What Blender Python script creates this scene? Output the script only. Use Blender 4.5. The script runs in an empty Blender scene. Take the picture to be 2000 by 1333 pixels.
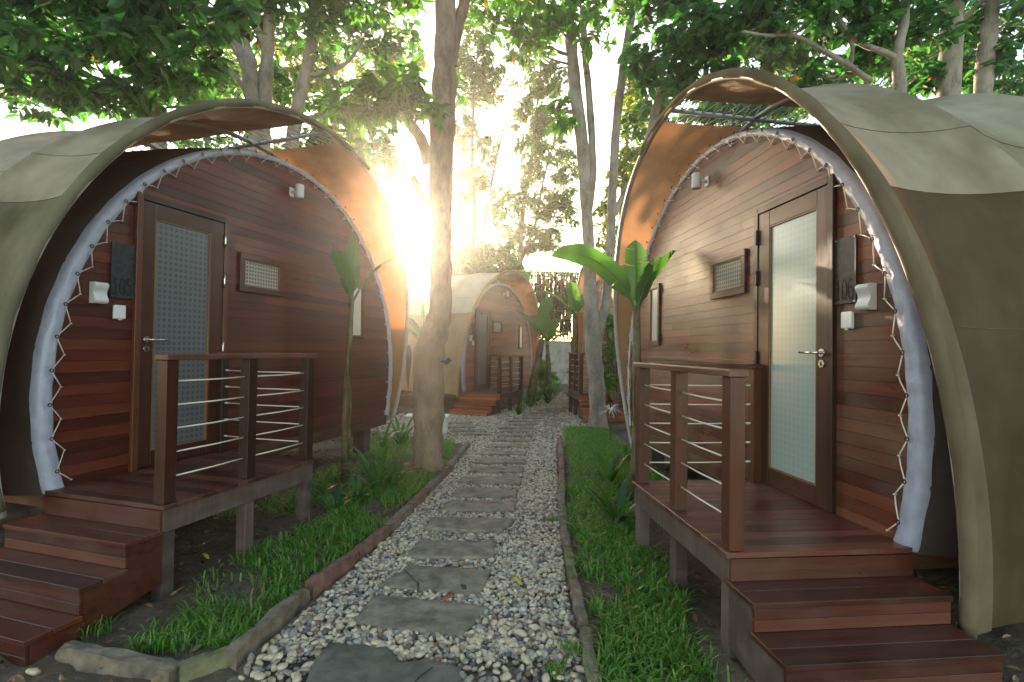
import bpy, math, random
import numpy as np
from mathutils import Vector, Matrix

# ------------------------------------------------------------------ camera, sky, sun, exposure
SC = bpy.context.scene
COL = SC.collection
PITCH, ROLL, FPX, CAMH = 0.016, 0.0146, 992.4, 1.6
cp, sp, cr, sr = math.cos(PITCH), math.sin(PITCH), math.cos(ROLL), math.sin(ROLL)
FWD = Vector((0, cp, sp)); UP0 = Vector((0, -sp, cp)); RT0 = Vector((1, 0, 0))
RT = RT0 * cr + UP0 * sr
UPV = -RT0 * sr + UP0 * cr
cam = bpy.data.cameras.new('camera')
cam.sensor_width = 36.0
cam.lens = FPX / 2000 * 36
cam.clip_start = 0.05
cam.clip_end = 500
cam_o = bpy.data.objects.new('camera', cam)
COL.objects.link(cam_o)
m = Matrix((RT, UPV, -FWD)).transposed().to_4x4()
m.translation = Vector((0, 0, CAMH))
cam_o.matrix_world = m
SC.camera = cam_o

SUN_AZ, SUN_EL = math.radians(-11.3), math.radians(13.0)
SUND = Vector((math.sin(SUN_AZ) * math.cos(SUN_EL), math.cos(SUN_AZ) * math.cos(SUN_EL), math.sin(SUN_EL)))
W = bpy.data.worlds.new('World')
SC.world = W
W.use_nodes = True
nt = W.node_tree
bg = nt.nodes['Background']
sky = nt.nodes.new('ShaderNodeTexSky')
sky.sky_type = 'NISHITA'
sky.sun_disc = False
sky.sun_elevation = SUN_EL
sky.sun_rotation = SUN_AZ
sky.air_density = 1.0
sky.dust_density = 0.9
sky.ozone_density = 1.0
wbm = nt.nodes.new('ShaderNodeMix'); wbm.data_type = 'RGBA'; wbm.blend_type = 'MULTIPLY'; wbm.inputs[0].default_value = 1
nt.links.new(sky.outputs[0], wbm.inputs[6]); wbm.inputs[7].default_value = (1.0, .89, .74, 1)
nt.links.new(wbm.outputs[2], bg.inputs[0])
bg.inputs[1].default_value = 0.15
sl = bpy.data.lights.new('sun', 'SUN')
sl.energy = 4.0
sl.angle = math.radians(0.6)
sl.color = (1.0, 0.81, 0.59)
so = bpy.data.objects.new('sun', sl)
COL.objects.link(so)
so.rotation_euler = SUND.to_track_quat('Z', 'Y').to_euler()
SC.view_settings.view_transform = 'Standard'
SC.view_settings.look = 'None'
SC.view_settings.gamma = 1.0
SC.view_settings.exposure = 2.4
SC.render.engine = 'CYCLES'
SC.cycles.use_denoising = True
SC.cycles.max_bounces = 8
SC.cycles.diffuse_bounces = 4
SC.cycles.transparent_max_bounces = 8
SC.cycles.volume_bounces = 0
HAZE_DENSITY = 0.0017

def ray(px, py):
    x = (px - 1000) / FPX; y = (666.5 - py) / FPX
    return FWD + RT * x + UPV * y
def at(px, py, Y):
    d = ray(px, py)
    p = d * (Y / d.y)
    return Vector((p.x, p.y, p.z + CAMH))
def gnd(px, py, z=0.0):
    d = ray(px, py)
    t = (z - CAMH) / d.z
    return Vector((d.x * t, d.y * t, z))

rnd = random.Random(7)
NR = np.random.default_rng(11)

# ------------------------------------------------------------------ mesh helpers
class MB:
    def __init__(s): s.v = []; s.f = []; s.r = []; s.sm = []
    def quad(s, a, b, c, d, r=0.5, sm=False):
        n = len(s.v); s.v += [tuple(a), tuple(b), tuple(c), tuple(d)]
        s.f.append((n, n+1, n+2, n+3)); s.r.append(r); s.sm.append(sm)
    def poly(s, pts, r=0.5):
        n = len(s.v); s.v += [tuple(p) for p in pts]
        s.f.append(tuple(range(n, n+len(pts)))); s.r.append(r); s.sm.append(False)
    def box(s, a, b, r=0.5, T=None, bev=0.0):
        # chamfered box between corners a and b; T maps local points
        x0, x1 = sorted((a[0], b[0])); y0, y1 = sorted((a[1], b[1])); z0, z1 = sorted((a[2], b[2]))
        bv = min(bev, (x1-x0)*.4, (y1-y0)*.4, (z1-z0)*.4)
        T = T or (lambda p: p)
        if bv <= 0:
            n = len(s.v)
            for p in ((x0,y0,z0),(x1,y0,z0),(x1,y1,z0),(x0,y1,z0),(x0,y0,z1),(x1,y0,z1),(x1,y1,z1),(x0,y1,z1)): s.v.append(tuple(T(p)))
            for q in ((0,3,2,1),(4,5,6,7),(0,1,5,4),(1,2,6,5),(2,3,7,6),(3,0,4,7)):
                s.f.append(tuple(n+i for i in q)); s.r.append(r); s.sm.append(False)
            return
        X, Y, Z = (x0, x1), (y0, y1), (z0, z1); n = len(s.v); idx = {}
        for i in (0,1):
            for j in (0,1):
                for k in (0,1):
                    sx, sy, sz = (1 if i == 0 else -1), (1 if j == 0 else -1), (1 if k == 0 else -1)
                    for ax in range(3):
                        p = [X[i] + (0 if ax == 0 else sx*bv), Y[j] + (0 if ax == 1 else sy*bv), Z[k] + (0 if ax == 2 else sz*bv)]
                        idx[(i,j,k,ax)] = len(s.v); s.v.append(tuple(T(p)))
        def F(*q): s.f.append(q); s.r.append(r); s.sm.append(False)
        for ax in range(3):
            o = [a_ for a_ in range(3) if a_ != ax]
            for side in (0,1):
                q = []
                for c in ((0,0),(1,0),(1,1),(0,1)):
                    key = [0,0,0]; key[ax] = side; key[o[0]] = c[0]; key[o[1]] = c[1]
                    q.append(idx[(key[0],key[1],key[2],ax)])
                F(*q)
            for c in ((0,0),(1,0),(1,1),(0,1)):       # edges running along ax
                k0 = [0,0,0]; k1 = [0,0,0]; k1[ax] = 1
                for kk in (k0, k1): kk[o[0]] = c[0]; kk[o[1]] = c[1]
                F(idx[(*k0, o[0])], idx[(*k1, o[0])], idx[(*k1, o[1])], idx[(*k0, o[1])])
        for i in (0,1):
            for j in (0,1):
                for k in (0,1): F(idx[(i,j,k,0)], idx[(i,j,k,1)], idx[(i,j,k,2)])
    def tube(s, pts, rad, n=8, T=None, caps=True, r=0.5):
        P = [Vector(p) for p in pts]; m_ = len(P)
        if not hasattr(rad, '__len__'): rad = [rad]*m_
        base = len(s.v); ref = None
        for i, p in enumerate(P):
            d = (P[min(i+1, m_-1)] - P[max(i-1, 0)]).normalized()
            if ref is None:
                ref = Vector((0,0,1)) if abs(d.z) < .9 else Vector((1,0,0))
            a = ref - d*ref.dot(d)
            if a.length < 1e-5: a = d.orthogonal()
            a.normalize(); ref = a; b = d.cross(a)
            for k in range(n):
                t = 2*math.pi*k/n
                q = p + (a*math.cos(t) + b*math.sin(t))*rad[i]
                s.v.append(tuple(T(q)) if T else tuple(q))
        for i in range(m_-1):
            for k in range(n):
                k2 = (k+1) % n
                s.f.append((base+i*n+k, base+i*n+k2, base+(i+1)*n+k2, base+(i+1)*n+k)); s.r.append(r); s.sm.append(True)
        if caps:
            s.f.append(tuple(base+k for k in range(n))[::-1]); s.r.append(r); s.sm.append(False)
            s.f.append(tuple(base+(m_-1)*n+k for k in range(n))); s.r.append(r); s.sm.append(False)
    def grid(s, G, r=0.5, sm=True):
        # G: list of rows of points
        n = len(s.v); m_ = len(G[0])
        for row in G: s.v += [tuple(p) for p in row]
        for i in range(len(G)-1):
            for j in range(m_-1):
                s.f.append((n+i*m_+j, n+i*m_+j+1, n+(i+1)*m_+j+1, n+(i+1)*m_+j)); s.r.append(r); s.sm.append(sm)
    def build(s, name, mat, parent=None, loc=None):
        me = bpy.data.meshes.new(name)
        me.from_pydata(s.v, [], s.f)
        me.polygons.foreach_set('use_smooth', s.sm)
        at_ = me.attributes.new('rnd', 'FLOAT', 'FACE'); at_.data.foreach_set('value', s.r)
        me.materials.append(mat); me.update()
        o = bpy.data.objects.new(name, me); COL.objects.link(o)
        if parent: o.parent = parent
        if loc is not None: o.location = loc
        return o
def np_mesh(name, V, F, R, mat, smooth=False, parent=None):
    """V (n,3), F (m,4) quads (or (m,3)), R (m,) per-face value"""
    me = bpy.data.meshes.new(name); k = F.shape[1]
    me.vertices.add(len(V)); me.vertices.foreach_set('co', np.asarray(V, np.float32).ravel())
    me.loops.add(F.size); me.loops.foreach_set('vertex_index', F.astype(np.int32).ravel())
    me.polygons.add(len(F)); me.polygons.foreach_set('loop_start', np.arange(0, F.size, k, dtype=np.int32))
    me.polygons.foreach_set('use_smooth', np.full(len(F), smooth))
    a = me.attributes.new('rnd', 'FLOAT', 'FACE'); a.data.foreach_set('value', np.asarray(R, np.float32))
    me.update(calc_edges=True); me.validate(); me.materials.append(mat)
    o = bpy.data.objects.new(name, me); COL.objects.link(o)
    if parent: o.parent = parent
    return o
def tag(o, label=None, cat=None, group=None, kind=None):
    if label: o['label'] = label
    if cat: o['category'] = cat
    if group: o['group'] = group
    if kind: o['kind'] = kind
    return o
def empty(name, loc, rz=0, label=None, cat=None, group=None):
    o = bpy.data.objects.new(name, None); COL.objects.link(o)
    o.location = loc; o.rotation_euler = (0, 0, rz); o.empty_display_size = .2
    return tag(o, label, cat, group)

# ------------------------------------------------------------------ materials
def newmat(name):
    mt = bpy.data.materials.new(name); mt.use_nodes = True
    return mt, mt.node_tree, mt.node_tree.nodes['Principled BSDF']
def N(t, typ, **kw):
    n = t.nodes.new(typ)
    for k, v in kw.items(): setattr(n, k, v)
    return n
def ramp(t, stops):
    n = t.nodes.new('ShaderNodeValToRGB'); e = n.color_ramp.elements
    while len(e) < len(stops): e.new(.5)
    for i, (p, c) in enumerate(stops):
        e[i].position = p; e[i].color = (*c, 1)
    return n
def noise(t, scale, detail=4, vec=None, rough=.6):
    n = N(t, 'ShaderNodeTexNoise'); n.inputs['Scale'].default_value = scale
    n.inputs['Detail'].default_value = detail; n.inputs['Roughness'].default_value = rough
    if vec: t.links.new(vec, n.inputs['Vector'])
    return n
def coords(t, scale=(1,1,1), src='Object'):
    tc = N(t, 'ShaderNodeTexCoord'); mp = N(t, 'ShaderNodeMapping')
    t.links.new(tc.outputs[src], mp.inputs[0]); mp.inputs['Scale'].default_value = scale
    return mp.outputs[0]
def mixc(t, fac, a, b, mode='MIX'):
    n = N(t, 'ShaderNodeMix', data_type='RGBA', blend_type=mode)
    if isinstance(fac, (int, float)): n.inputs[0].default_value = fac
    else: t.links.new(fac, n.inputs[0])
    for i, c in ((6, a), (7, b)):
        if isinstance(c, tuple): n.inputs[i].default_value = (*c, 1)
        else: t.links.new(c, n.inputs[i])
    return n.outputs[2]
def bump(t, bs, h, dist=.01, st=.5):
    b = N(t, 'ShaderNodeBump'); b.inputs['Strength'].default_value = st; b.inputs['Distance'].default_value = dist
    t.links.new(h, b.inputs['Height']); t.links.new(b.outputs[0], bs.inputs['Normal'])
def attr(t, name='rnd'):
    n = N(t, 'ShaderNodeAttribute'); n.attribute_name = name
    return n.outputs['Fac']
def wood(name, dark, mid, light, axis=0, rough=.42, grain=1.0, wear=0.0, wearcol=(.30,.24,.20), wscale=1.3, vary=.75, nails=False):
    mt, t, b = newmat(name)
    sc = [26, 26, 26]; sc[axis] = 1.6
    v = coords(t, tuple(sc))
    # shift the grain from board to board
    ad = N(t, 'ShaderNodeVectorMath', operation='ADD'); t.links.new(v, ad.inputs[0])
    cmb = N(t, 'ShaderNodeCombineXYZ'); ml = N(t, 'ShaderNodeMath', operation='MULTIPLY'); ml.inputs[1].default_value = 57
    t.links.new(attr(t), ml.inputs[0])
    for i in range(3): t.links.new(ml.outputs[0], cmb.inputs[i])
    t.links.new(cmb.outputs[0], ad.inputs[1])
    g = noise(t, 1.0, 6, ad.outputs[0], .65)
    rp = ramp(t, [(.25, dark), (.5, mid), (.8, light)])
    mx = N(t, 'ShaderNodeMath', operation='MULTIPLY_ADD')
    t.links.new(attr(t), mx.inputs[0]); mx.inputs[1].default_value = vary
    m2 = N(t, 'ShaderNodeMath', operation='MULTIPLY_ADD'); t.links.new(g.outputs[0], m2.inputs[0]); m2.inputs[1].default_value = .9 * grain; m2.inputs[2].default_value = -.33 * grain + (.75-vary)*.45
    t.links.new(m2.outputs[0], mx.inputs[2]); t.links.new(mx.outputs[0], rp.inputs[0])
    col = rp.outputs[0]
    big = noise(t, wscale, 5, coords(t, (1, 1, 2.2)), .6)
    if wear > 0:
        wr = ramp(t, [(.42, (0,0,0)), (.68, (wear,)*3)])
        t.links.new(big.outputs[0], wr.inputs[0])
        col = mixc(t, wr.outputs[0], col, wearcol)
    if nails:
        tc = N(t, 'ShaderNodeTexCoord'); sx = N(t, 'ShaderNodeSeparateXYZ'); t.links.new(tc.outputs['Object'], sx.inputs[0])
        def fold(o_, per, off):
            a_ = N(t, 'ShaderNodeMath', operation='ADD'); t.links.new(o_, a_.inputs[0]); a_.inputs[1].default_value = off
            d_ = N(t, 'ShaderNodeMath', operation='DIVIDE'); t.links.new(a_.outputs[0], d_.inputs[0]); d_.inputs[1].default_value = per
            f_ = N(t, 'ShaderNodeMath', operation='FRACT'); t.links.new(d_.outputs[0], f_.inputs[0])
            s_ = N(t, 'ShaderNodeMath', operation='SUBTRACT'); t.links.new(f_.outputs[0], s_.inputs[0]); s_.inputs[1].default_value = .5
            m_ = N(t, 'ShaderNodeMath', operation='MULTIPLY'); t.links.new(s_.outputs[0], m_.inputs[0]); m_.inputs[1].default_value = per
            p_ = N(t, 'ShaderNodeMath', operation='POWER'); t.links.new(m_.outputs[0], p_.inputs[0]); p_.inputs[1].default_value = 2
            return p_.outputs[0]
        zo = N(t, 'ShaderNodeMath', operation='ADD'); t.links.new(fold(sx.outputs[0], .58, .33), zo.inputs[0]); t.links.new(fold(sx.outputs[2], .081, 80.995-.5985+.01), zo.inputs[1])
        lt = N(t, 'ShaderNodeMath', operation='LESS_THAN'); t.links.new(zo.outputs[0], lt.inputs[0]); lt.inputs[1].default_value = .0045**2
        col = mixc(t, lt.outputs[0], col, (.012,.008,.006))
    t.links.new(col, b.inputs['Base Color'])
    rr = N(t, 'ShaderNodeMapRange'); t.links.new(big.outputs[0], rr.inputs[0])
    rr.inputs[1].default_value = .3; rr.inputs[2].default_value = .7; rr.inputs[3].default_value = rough - .1; rr.inputs[4].default_value = rough + .16
    t.links.new(rr.outputs[0], b.inputs['Roughness'])
    bump(t, b, g.outputs[0], .0025, .5)
    return mt
def plain(name, col, rough=.5, metal=0.0, ns=0, amt=.15, bmp=0.0, spec=None):
    mt, t, b = newmat(name)
    b.inputs['Base Color'].default_value = (*col, 1); b.inputs['Roughness'].default_value = rough; b.inputs['Metallic'].default_value = metal
    if spec is not None: b.inputs['Specular IOR Level'].default_value = spec
    if ns:
        n = noise(t, ns, 5, coords(t))
        lo = tuple(c*(1-amt*2) for c in col); hi = tuple(min(1, c*(1+amt)) for c in col)
        rp = ramp(t, [(.3, lo), (.7, hi)]); t.links.new(n.outputs[0], rp.inputs[0]); t.links.new(rp.outputs[0], b.inputs['Base Color'])
        if bmp: bump(t, b, n.outputs[0], bmp, .6)
    return mt
def fabric(name, col, trans, tfac, ns=3.0):
    mt, t, b = newmat(name)
    out = t.nodes['Material Output']; t.nodes.remove(b)
    n = noise(t, ns, 6, coords(t)); n2 = noise(t, 1.1, 4, coords(t, (1, 1, .35)))
    rp = ramp(t, [(.3, tuple(c*.78 for c in col)), (.7, tuple(c*1.12 for c in col))]); t.links.new(n.outputs[0], rp.inputs[0])
    st = ramp(t, [(.33, (.60,.58,.52)), (.46, (.88,.87,.84)), (.62, (1,1,1))]); t.links.new(n2.outputs[0], st.inputs[0])
    cc = mixc(t, 1.0, rp.outputs[0], st.outputs[0], 'MULTIPLY')
    d = N(t, 'ShaderNodeBsdfDiffuse'); tr = N(t, 'ShaderNodeBsdfTranslucent'); mx = N(t, 'ShaderNodeMixShader')
    t.links.new(cc, d.inputs[0]); tr.inputs[0].default_value = (*trans, 1); mx.inputs[0].default_value = tfac
    wv = noise(t, 260, 2, coords(t)); bp = N(t, 'ShaderNodeBump'); bp.inputs['Strength'].default_value = .25; bp.inputs['Distance'].default_value = .002
    big = noise(t, 2.2, 3, coords(t, (1,1,.6)))
    bp2 = N(t, 'ShaderNodeBump'); bp2.inputs['Strength'].default_value = .35; bp2.inputs['Distance'].default_value = .09
    t.links.new(wv.outputs[0], bp.inputs['Height']); t.links.new(big.outputs[0], bp2.inputs['Height']); t.links.new(bp2.outputs[0], bp.inputs['Normal'])
    t.links.new(bp.outputs[0], d.inputs['Normal'])
    t.links.new(d.outputs[0], mx.inputs[1]); t.links.new(tr.outputs[0], mx.inputs[2]); t.links.new(mx.outputs[0], out.inputs[0])
    return mt
def leafmat(name, dark, light, trans, tf=.4, odd=None, gloss=.35, oddt=.9955):
    mt, t, b = newmat(name)
    out = t.nodes['Material Output']
    st = [(0.0, dark), (.8, light)]
    if odd: st = [(0.0, dark), (.85, light), (oddt, light), (oddt+.002, odd)]
    rp = ramp(t, st); t.links.new(attr(t), rp.inputs[0])
    t.links.new(rp.outputs[0], b.inputs['Base Color']); b.inputs['Roughness'].default_value = gloss
    tr = N(t, 'ShaderNodeBsdfTranslucent')
    tm = mixc(t, 1.0, rp.outputs[0], trans, 'MULTIPLY'); t.links.new(tm, tr.inputs[0])
    mx = N(t, 'ShaderNodeMixShader'); mx.inputs[0].default_value = tf
    t.links.new(b.outputs[0], mx.inputs[1]); t.links.new(tr.outputs[0], mx.inputs[2]); t.links.new(mx.outputs[0], out.inputs[0])
    return mt
def bark(name, a, c, sc=6):
    mt, t, b = newmat(name)
    v = coords(t, (1, 1, .45)); n = noise(t, sc, 8, v, .7); n2 = noise(t, 1.7, 4, coords(t)); n3 = noise(t, 45, 4, coords(t, (1,1,.25)))
    rp = ramp(t, [(.3, a), (.62, c)]); t.links.new(n.outputs[0], rp.inputs[0])
    lc = ramp(t, [(.5, (1,1,1)), (.72, (1.0,.93,.82))]); t.links.new(n2.outputs[0], lc.inputs[0])
    t.links.new(mixc(t, 1.0, rp.outputs[0], lc.outputs[0], 'MULTIPLY'), b.inputs['Base Color']); b.inputs['Roughness'].default_value = .9
    ma = N(t, 'ShaderNodeMath', operation='ADD'); t.links.new(n.outputs[0], ma.inputs[0]); t.links.new(n3.outputs[0], ma.inputs[1])
    bump(t, b, ma.outputs[0], .02, .7)
    return mt
def squares(name, base, sq, per=.036, rough=.3, spec=.6):
    """frosted pane with a printed grid of darker squares"""
    mt, t, b = newmat(name)
    tc = N(t, 'ShaderNodeTexCoord'); sx = N(t, 'ShaderNodeSeparateXYZ'); t.links.new(tc.outputs['Object'], sx.inputs[0])
    ms = []
    for i in (0, 2):
        d = N(t, 'ShaderNodeMath', operation='DIVIDE'); t.links.new(sx.outputs[i], d.inputs[0]); d.inputs[1].default_value = per
        f = N(t, 'ShaderNodeMath', operation='FRACT'); t.links.new(d.outputs[0], f.inputs[0])
        r_ = N(t, 'ShaderNodeMapRange', interpolation_type='SMOOTHSTEP'); 
        s_ = N(t, 'ShaderNodeMath', operation='SUBTRACT'); t.links.new(f.outputs[0], s_.inputs[0]); s_.inputs[1].default_value = .5
        ab = N(t, 'ShaderNodeMath', operation='ABSOLUTE'); t.links.new(s_.outputs[0], ab.inputs[0])
        t.links.new(ab.outputs[0], r_.inputs[0]); r_.inputs[1].default_value = .24; r_.inputs[2].default_value = .36; r_.inputs[3].default_value = 1; r_.inputs[4].default_value = 0
        ms.append(r_.outputs[0])
    mu = N(t, 'ShaderNodeMath', operation='MULTIPLY'); t.links.new(ms[0], mu.inputs[0]); t.links.new(ms[1], mu.inputs[1])
    t.links.new(mixc(t, mu.outputs[0], base, sq), b.inputs['Base Color'])
    b.inputs['Roughness'].default_value = rough; b.inputs['Specular IOR Level'].default_value = spec
    return mt

M = {}
M['wall'] = wood('wood_cladding', (.050,.011,.007), (.100,.021,.011), (.17,.042,.018), 0, .36, .8, .0, vary=.38, nails=True)
M['wall_worn'] = wood('weathered_cladding', (.060,.016,.010), (.13,.034,.019), (.22,.066,.030), 0, .34, .8, .7, (.21,.135,.105), .9, vary=.6, nails=True)
M['wall_far'] = wood('cladding_hazed', (.13,.034,.014), (.26,.075,.030), (.36,.12,.05), 0, .45, .8, .0, vary=.4)  # lighter, redder cladding copy with distance haze put into its colour
M['frame'] = wood('door_wood', (.03,.010,.007), (.075,.022,.012), (.12,.038,.018), 2, .36, .7)
M['frame_h'] = wood('rail_wood', (.04,.014,.008), (.10,.032,.016), (.16,.055,.026), 0, .34, .7, .3, (.26,.17,.12), 3)
M['trim'] = wood('pale_trim_wood', (.10,.045,.02), (.20,.10,.04), (.30,.16,.07), 2, .45, .6)
M['deck'] = wood('deck_wood', (.04,.011,.008), (.10,.026,.016), (.165,.05,.03), 1, .36, .9, .35, (.19,.11,.09), 2.0, vary=.5)
M['step'] = wood('step_wood', (.032,.009,.006), (.082,.021,.012), (.14,.042,.02), 1, .36, .8, .25, (.15,.075,.06), 2.2, vary=.4)
M['step_red'] = wood('red_step_wood', (.12,.03,.014), (.28,.075,.03), (.38,.12,.05), 1, .38, .7)
M['leg'] = wood('grey_post_wood', (.055,.034,.028), (.095,.060,.050), (.15,.105,.09), 2, .8, .8, .4, (.18,.15,.135), 4)
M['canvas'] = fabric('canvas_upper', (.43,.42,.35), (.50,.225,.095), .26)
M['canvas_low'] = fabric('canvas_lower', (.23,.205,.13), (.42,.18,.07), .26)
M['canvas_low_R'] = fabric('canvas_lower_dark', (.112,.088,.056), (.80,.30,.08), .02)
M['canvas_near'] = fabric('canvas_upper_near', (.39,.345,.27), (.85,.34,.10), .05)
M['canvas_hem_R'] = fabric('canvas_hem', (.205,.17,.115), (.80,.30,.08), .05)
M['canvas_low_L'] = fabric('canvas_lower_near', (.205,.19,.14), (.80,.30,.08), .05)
M['canvas_sunlit'] = fabric('canvas_sunlit', (.86,.77,.62), (.9,.6,.35), .45)  # far copy of the upper canvas, sunlight put into its lighter base colour
M['canvas_tan_sunlit'] = fabric('canvas_tan_sunlit', (.56,.45,.28), (.8,.42,.18), .4)  # far lower canvas, tan with the sun's brightness in its colour
M['canvas_back'] = fabric('canvas_end', (.28,.25,.17), (.7,.3,.1), .2)
M['vinyl'] = plain('silver_vinyl', (.42,.43,.55), .34, 0, 14, .08, .012)
M['inner'] = fabric('inner_tent_cloth', (.11,.095,.09), (.3,.15,.08), .1)
M['rope'] = plain('rope', (.55,.52,.46), .9, 0, 60, .15)
M['cable'] = plain('cable', (.75,.68,.58), .5)
M['pipe'] = plain('grey_pipe', (.48,.46,.43), .45, .1, 14, .1)
M['steel'] = plain('steel', (.62,.62,.62), .25, 1.0)
M['dark_iron'] = plain('dark_iron', (.02,.02,.022), .6)
M['slate'] = plain('slate_plate', (.040,.045,.050), .45, .3, 30, .3, .0006)
M['digit'] = plain('digit_shadow', (.006,.006,.006), .8)
M['plastic'] = plain('white_plastic', (.72,.70,.72), .4)
M['lampw'] = plain('lamp_enamel', (.62,.61,.62), .4)
M['pane'] = squares('frosted_pane_skylit', (.37,.45,.43), (.335,.42,.405), .048, .22, .7)  # same glass as the dark pane; sky reflection put into the pale base
M['pane_dark'] = squares('frosted_pane_dim', (.13,.135,.145), (.075,.08,.088), .048, .35, .5)
M['screen'] = squares('window_screen', (.42,.36,.30), (.10,.085,.075), .037, .5)
M['winglass'] = plain('pale_glass', (.62,.62,.56), .2, 0, 0, 0, 0, .7)
M['stone'] = plain('flagstone', (.27,.222,.165), .85, 0, 8, .30, .03)
M['stone2'] = plain('flagstone_dark', (.145,.132,.105), .8, 0, 7, .30, .03)
M['kerb'] = plain('kerb_stone', (.20,.155,.115), .9, 0, 9, .3, .012)
M['kerb_red'] = plain('kerb_stone_red', (.21,.105,.08), .9, 0, 9, .3, .012)
M['kerb_moss'] = plain('kerb_stone_mossy', (.17,.16,.08), .9, 0, 9, .3, .012)
M['concrete'] = plain('concrete', (.40,.39,.36), .9, 0, 3, .2, .006)
M['white'] = plain('white_block', (.72,.70,.66), .8, 0, 4, .1)
M['bark1'] = bark('bark_brown', (.12,.078,.050), (.32,.225,.155))
M['bark2'] = bark('bark_grey', (.10,.085,.072), (.32,.29,.25), 5)
M['bark3'] = bark('bark_far', (.10,.085,.06), (.2,.17,.12))
M['leafA'] = leafmat('leaf_dark', (.016,.055,.026), (.052,.135,.050), (2.2,3.2,1.0), .42, (.35,.04,.02))
M['leafB'] = leafmat('leaf_mid', (.022,.07,.018), (.070,.17,.035), (2.8,3.4,.9), .42, (.5,.10,.03))
M['leafC'] = leafmat('leaf_pale', (.035,.085,.022), (.085,.16,.04), (1.8,2.2,.9), .32)
M['leafD'] = leafmat('leaf_yellowgreen', (.06,.11,.02), (.16,.22,.035), (2.8,2.6,.6), .5)
M['grass'] = leafmat('grass_blades', (.06,.15,.02), (.14,.29,.048), (1.9,2.3,.8), .4, (.36,.27,.12), .35, .955)
M['lily'] = leafmat('strap_leaves', (.022,.075,.014), (.06,.15,.03), (2.4,2.8,.8), .35, None, .3)
M['banana'] = leafmat('banana_leaf', (.05,.14,.035), (.09,.20,.05), (1.5,1.7,.7), .45, None, .35)
M['bstem'] = plain('banana_stem', (.14,.12,.055), .7, 0, 5, .4, .01)
M['bstem_dry'] = plain('dry_banana_stem', (.20,.12,.07), .8, 0, 6, .4, .012)
M['petal'] = plain('white_petal', (.78,.78,.72), .6)
M['pink'] = plain('pink_petal', (.65,.04,.12), .6)
M['deadleaf'] = plain('dead_leaf', (.25,.09,.035), .8, 0, 20, .3)
M['litter'] = leafmat('litter', (.05,.025,.012), (.26,.15,.075), (1,1,1), .1)
M['yellowleaf'] = plain('yellow_leaf', (.55,.42,.05), .7)
M['black'] = plain('black_pebble', (.025,.028,.035), .35)

def pebblemat():
    mt, t, b = newmat('pebbles')
    rp = ramp(t, [(0, (.62,.49,.35)), (.3, (.70,.60,.46)), (.5, (.40,.30,.20)), (.62, (.42,.38,.34)), (.74, (.27,.24,.215)), (.88, (.115,.105,.12)), (.97, (.24,.11,.07))])
    rp.color_ramp.interpolation = 'CONSTANT'
    t.links.new(attr(t), rp.inputs[0])
    n = noise(t, 40, 4, coords(t)); sp_ = ramp(t, [(.35, (.72,.70,.68)), (.65, (1,1,1))]); t.links.new(n.outputs[0], sp_.inputs[0])
    t.links.new(mixc(t, 1.0, rp.outputs[0], sp_.outputs[0], 'MULTIPLY'), b.inputs['Base Color']); b.inputs['Roughness'].default_value = .55
    return mt
M['pebble'] = pebblemat()
def soil():
    mt, t, b = newmat('soil')
    v = coords(t); n = noise(t, 1.3, 8, v, .7); n2 = noise(t, 22, 6, v, .7)
    rp = ramp(t, [(.3, (.075,.050,.034)), (.5, (.155,.112,.078)), (.7, (.24,.185,.135))]); t.links.new(n.outputs[0], rp.inputs[0])
    r2 = ramp(t, [(.3, (.5,.48,.45)), (.7, (1.15,1.1,1.05))]); t.links.new(n2.outputs[0], r2.inputs[0])
    t.links.new(mixc(t, 1.0, rp.outputs[0], r2.outputs[0], 'MULTIPLY'), b.inputs['Base Color']); b.inputs['Roughness'].default_value = .95
    bump(t, b, n2.outputs[0], .04, .8)
    return mt
M['soil'] = soil()
M['bed'] = plain('gravel_bed', (.20,.155,.11), .95, 0, 30, .35, .02)

# ------------------------------------------------------------------ ground
def ground_h(x, y):
    """gentle bumps outside the path"""
    b = .012*np.sin(3.1*x+1.7*y) + .010*np.sin(7.3*x-5.1*y+1) + .006*np.sin(17*x+13*y)
    return b
KL = [(-1.33,2.2),(-1.33,2.56),(-1.22,3.2),(-1.12,3.8),(-1.03,4.39),(-.93,5.43),(-.81,6.37),(-.69,8.35)]
KR = [(.40,2.2),(.41,2.65),(.42,3.01),(.44,3.72),(.48,4.34),(.52,5.05),(.64,6.4),(.79,8.28),(.95,10.1)]
def kx(K, y): return np.interp(y, [k[1] for k in K], [k[0] for k in K])
def on_path(x, y, pad=0.0):
    a = (x > kx(KL, y)+pad) & (x < kx(KR, y)-pad) & (y < 8.4)
    j = (y >= 8.4) & (y < 12.2) & (x > -2.7+pad + (y-8.4)*0) & (x < 1.05 + (y-8.4)*.42 - pad) & (x > np.where(y < 9.6, -.69-(y-8.4)*1.6, -2.7))
    k2 = (y >= 12.2) & (y < 20) & (abs(x - (.2 + (y-11)*.26)) < 1.15 - (y-12.2)*.08 - pad)
    return a | j | k2
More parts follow.
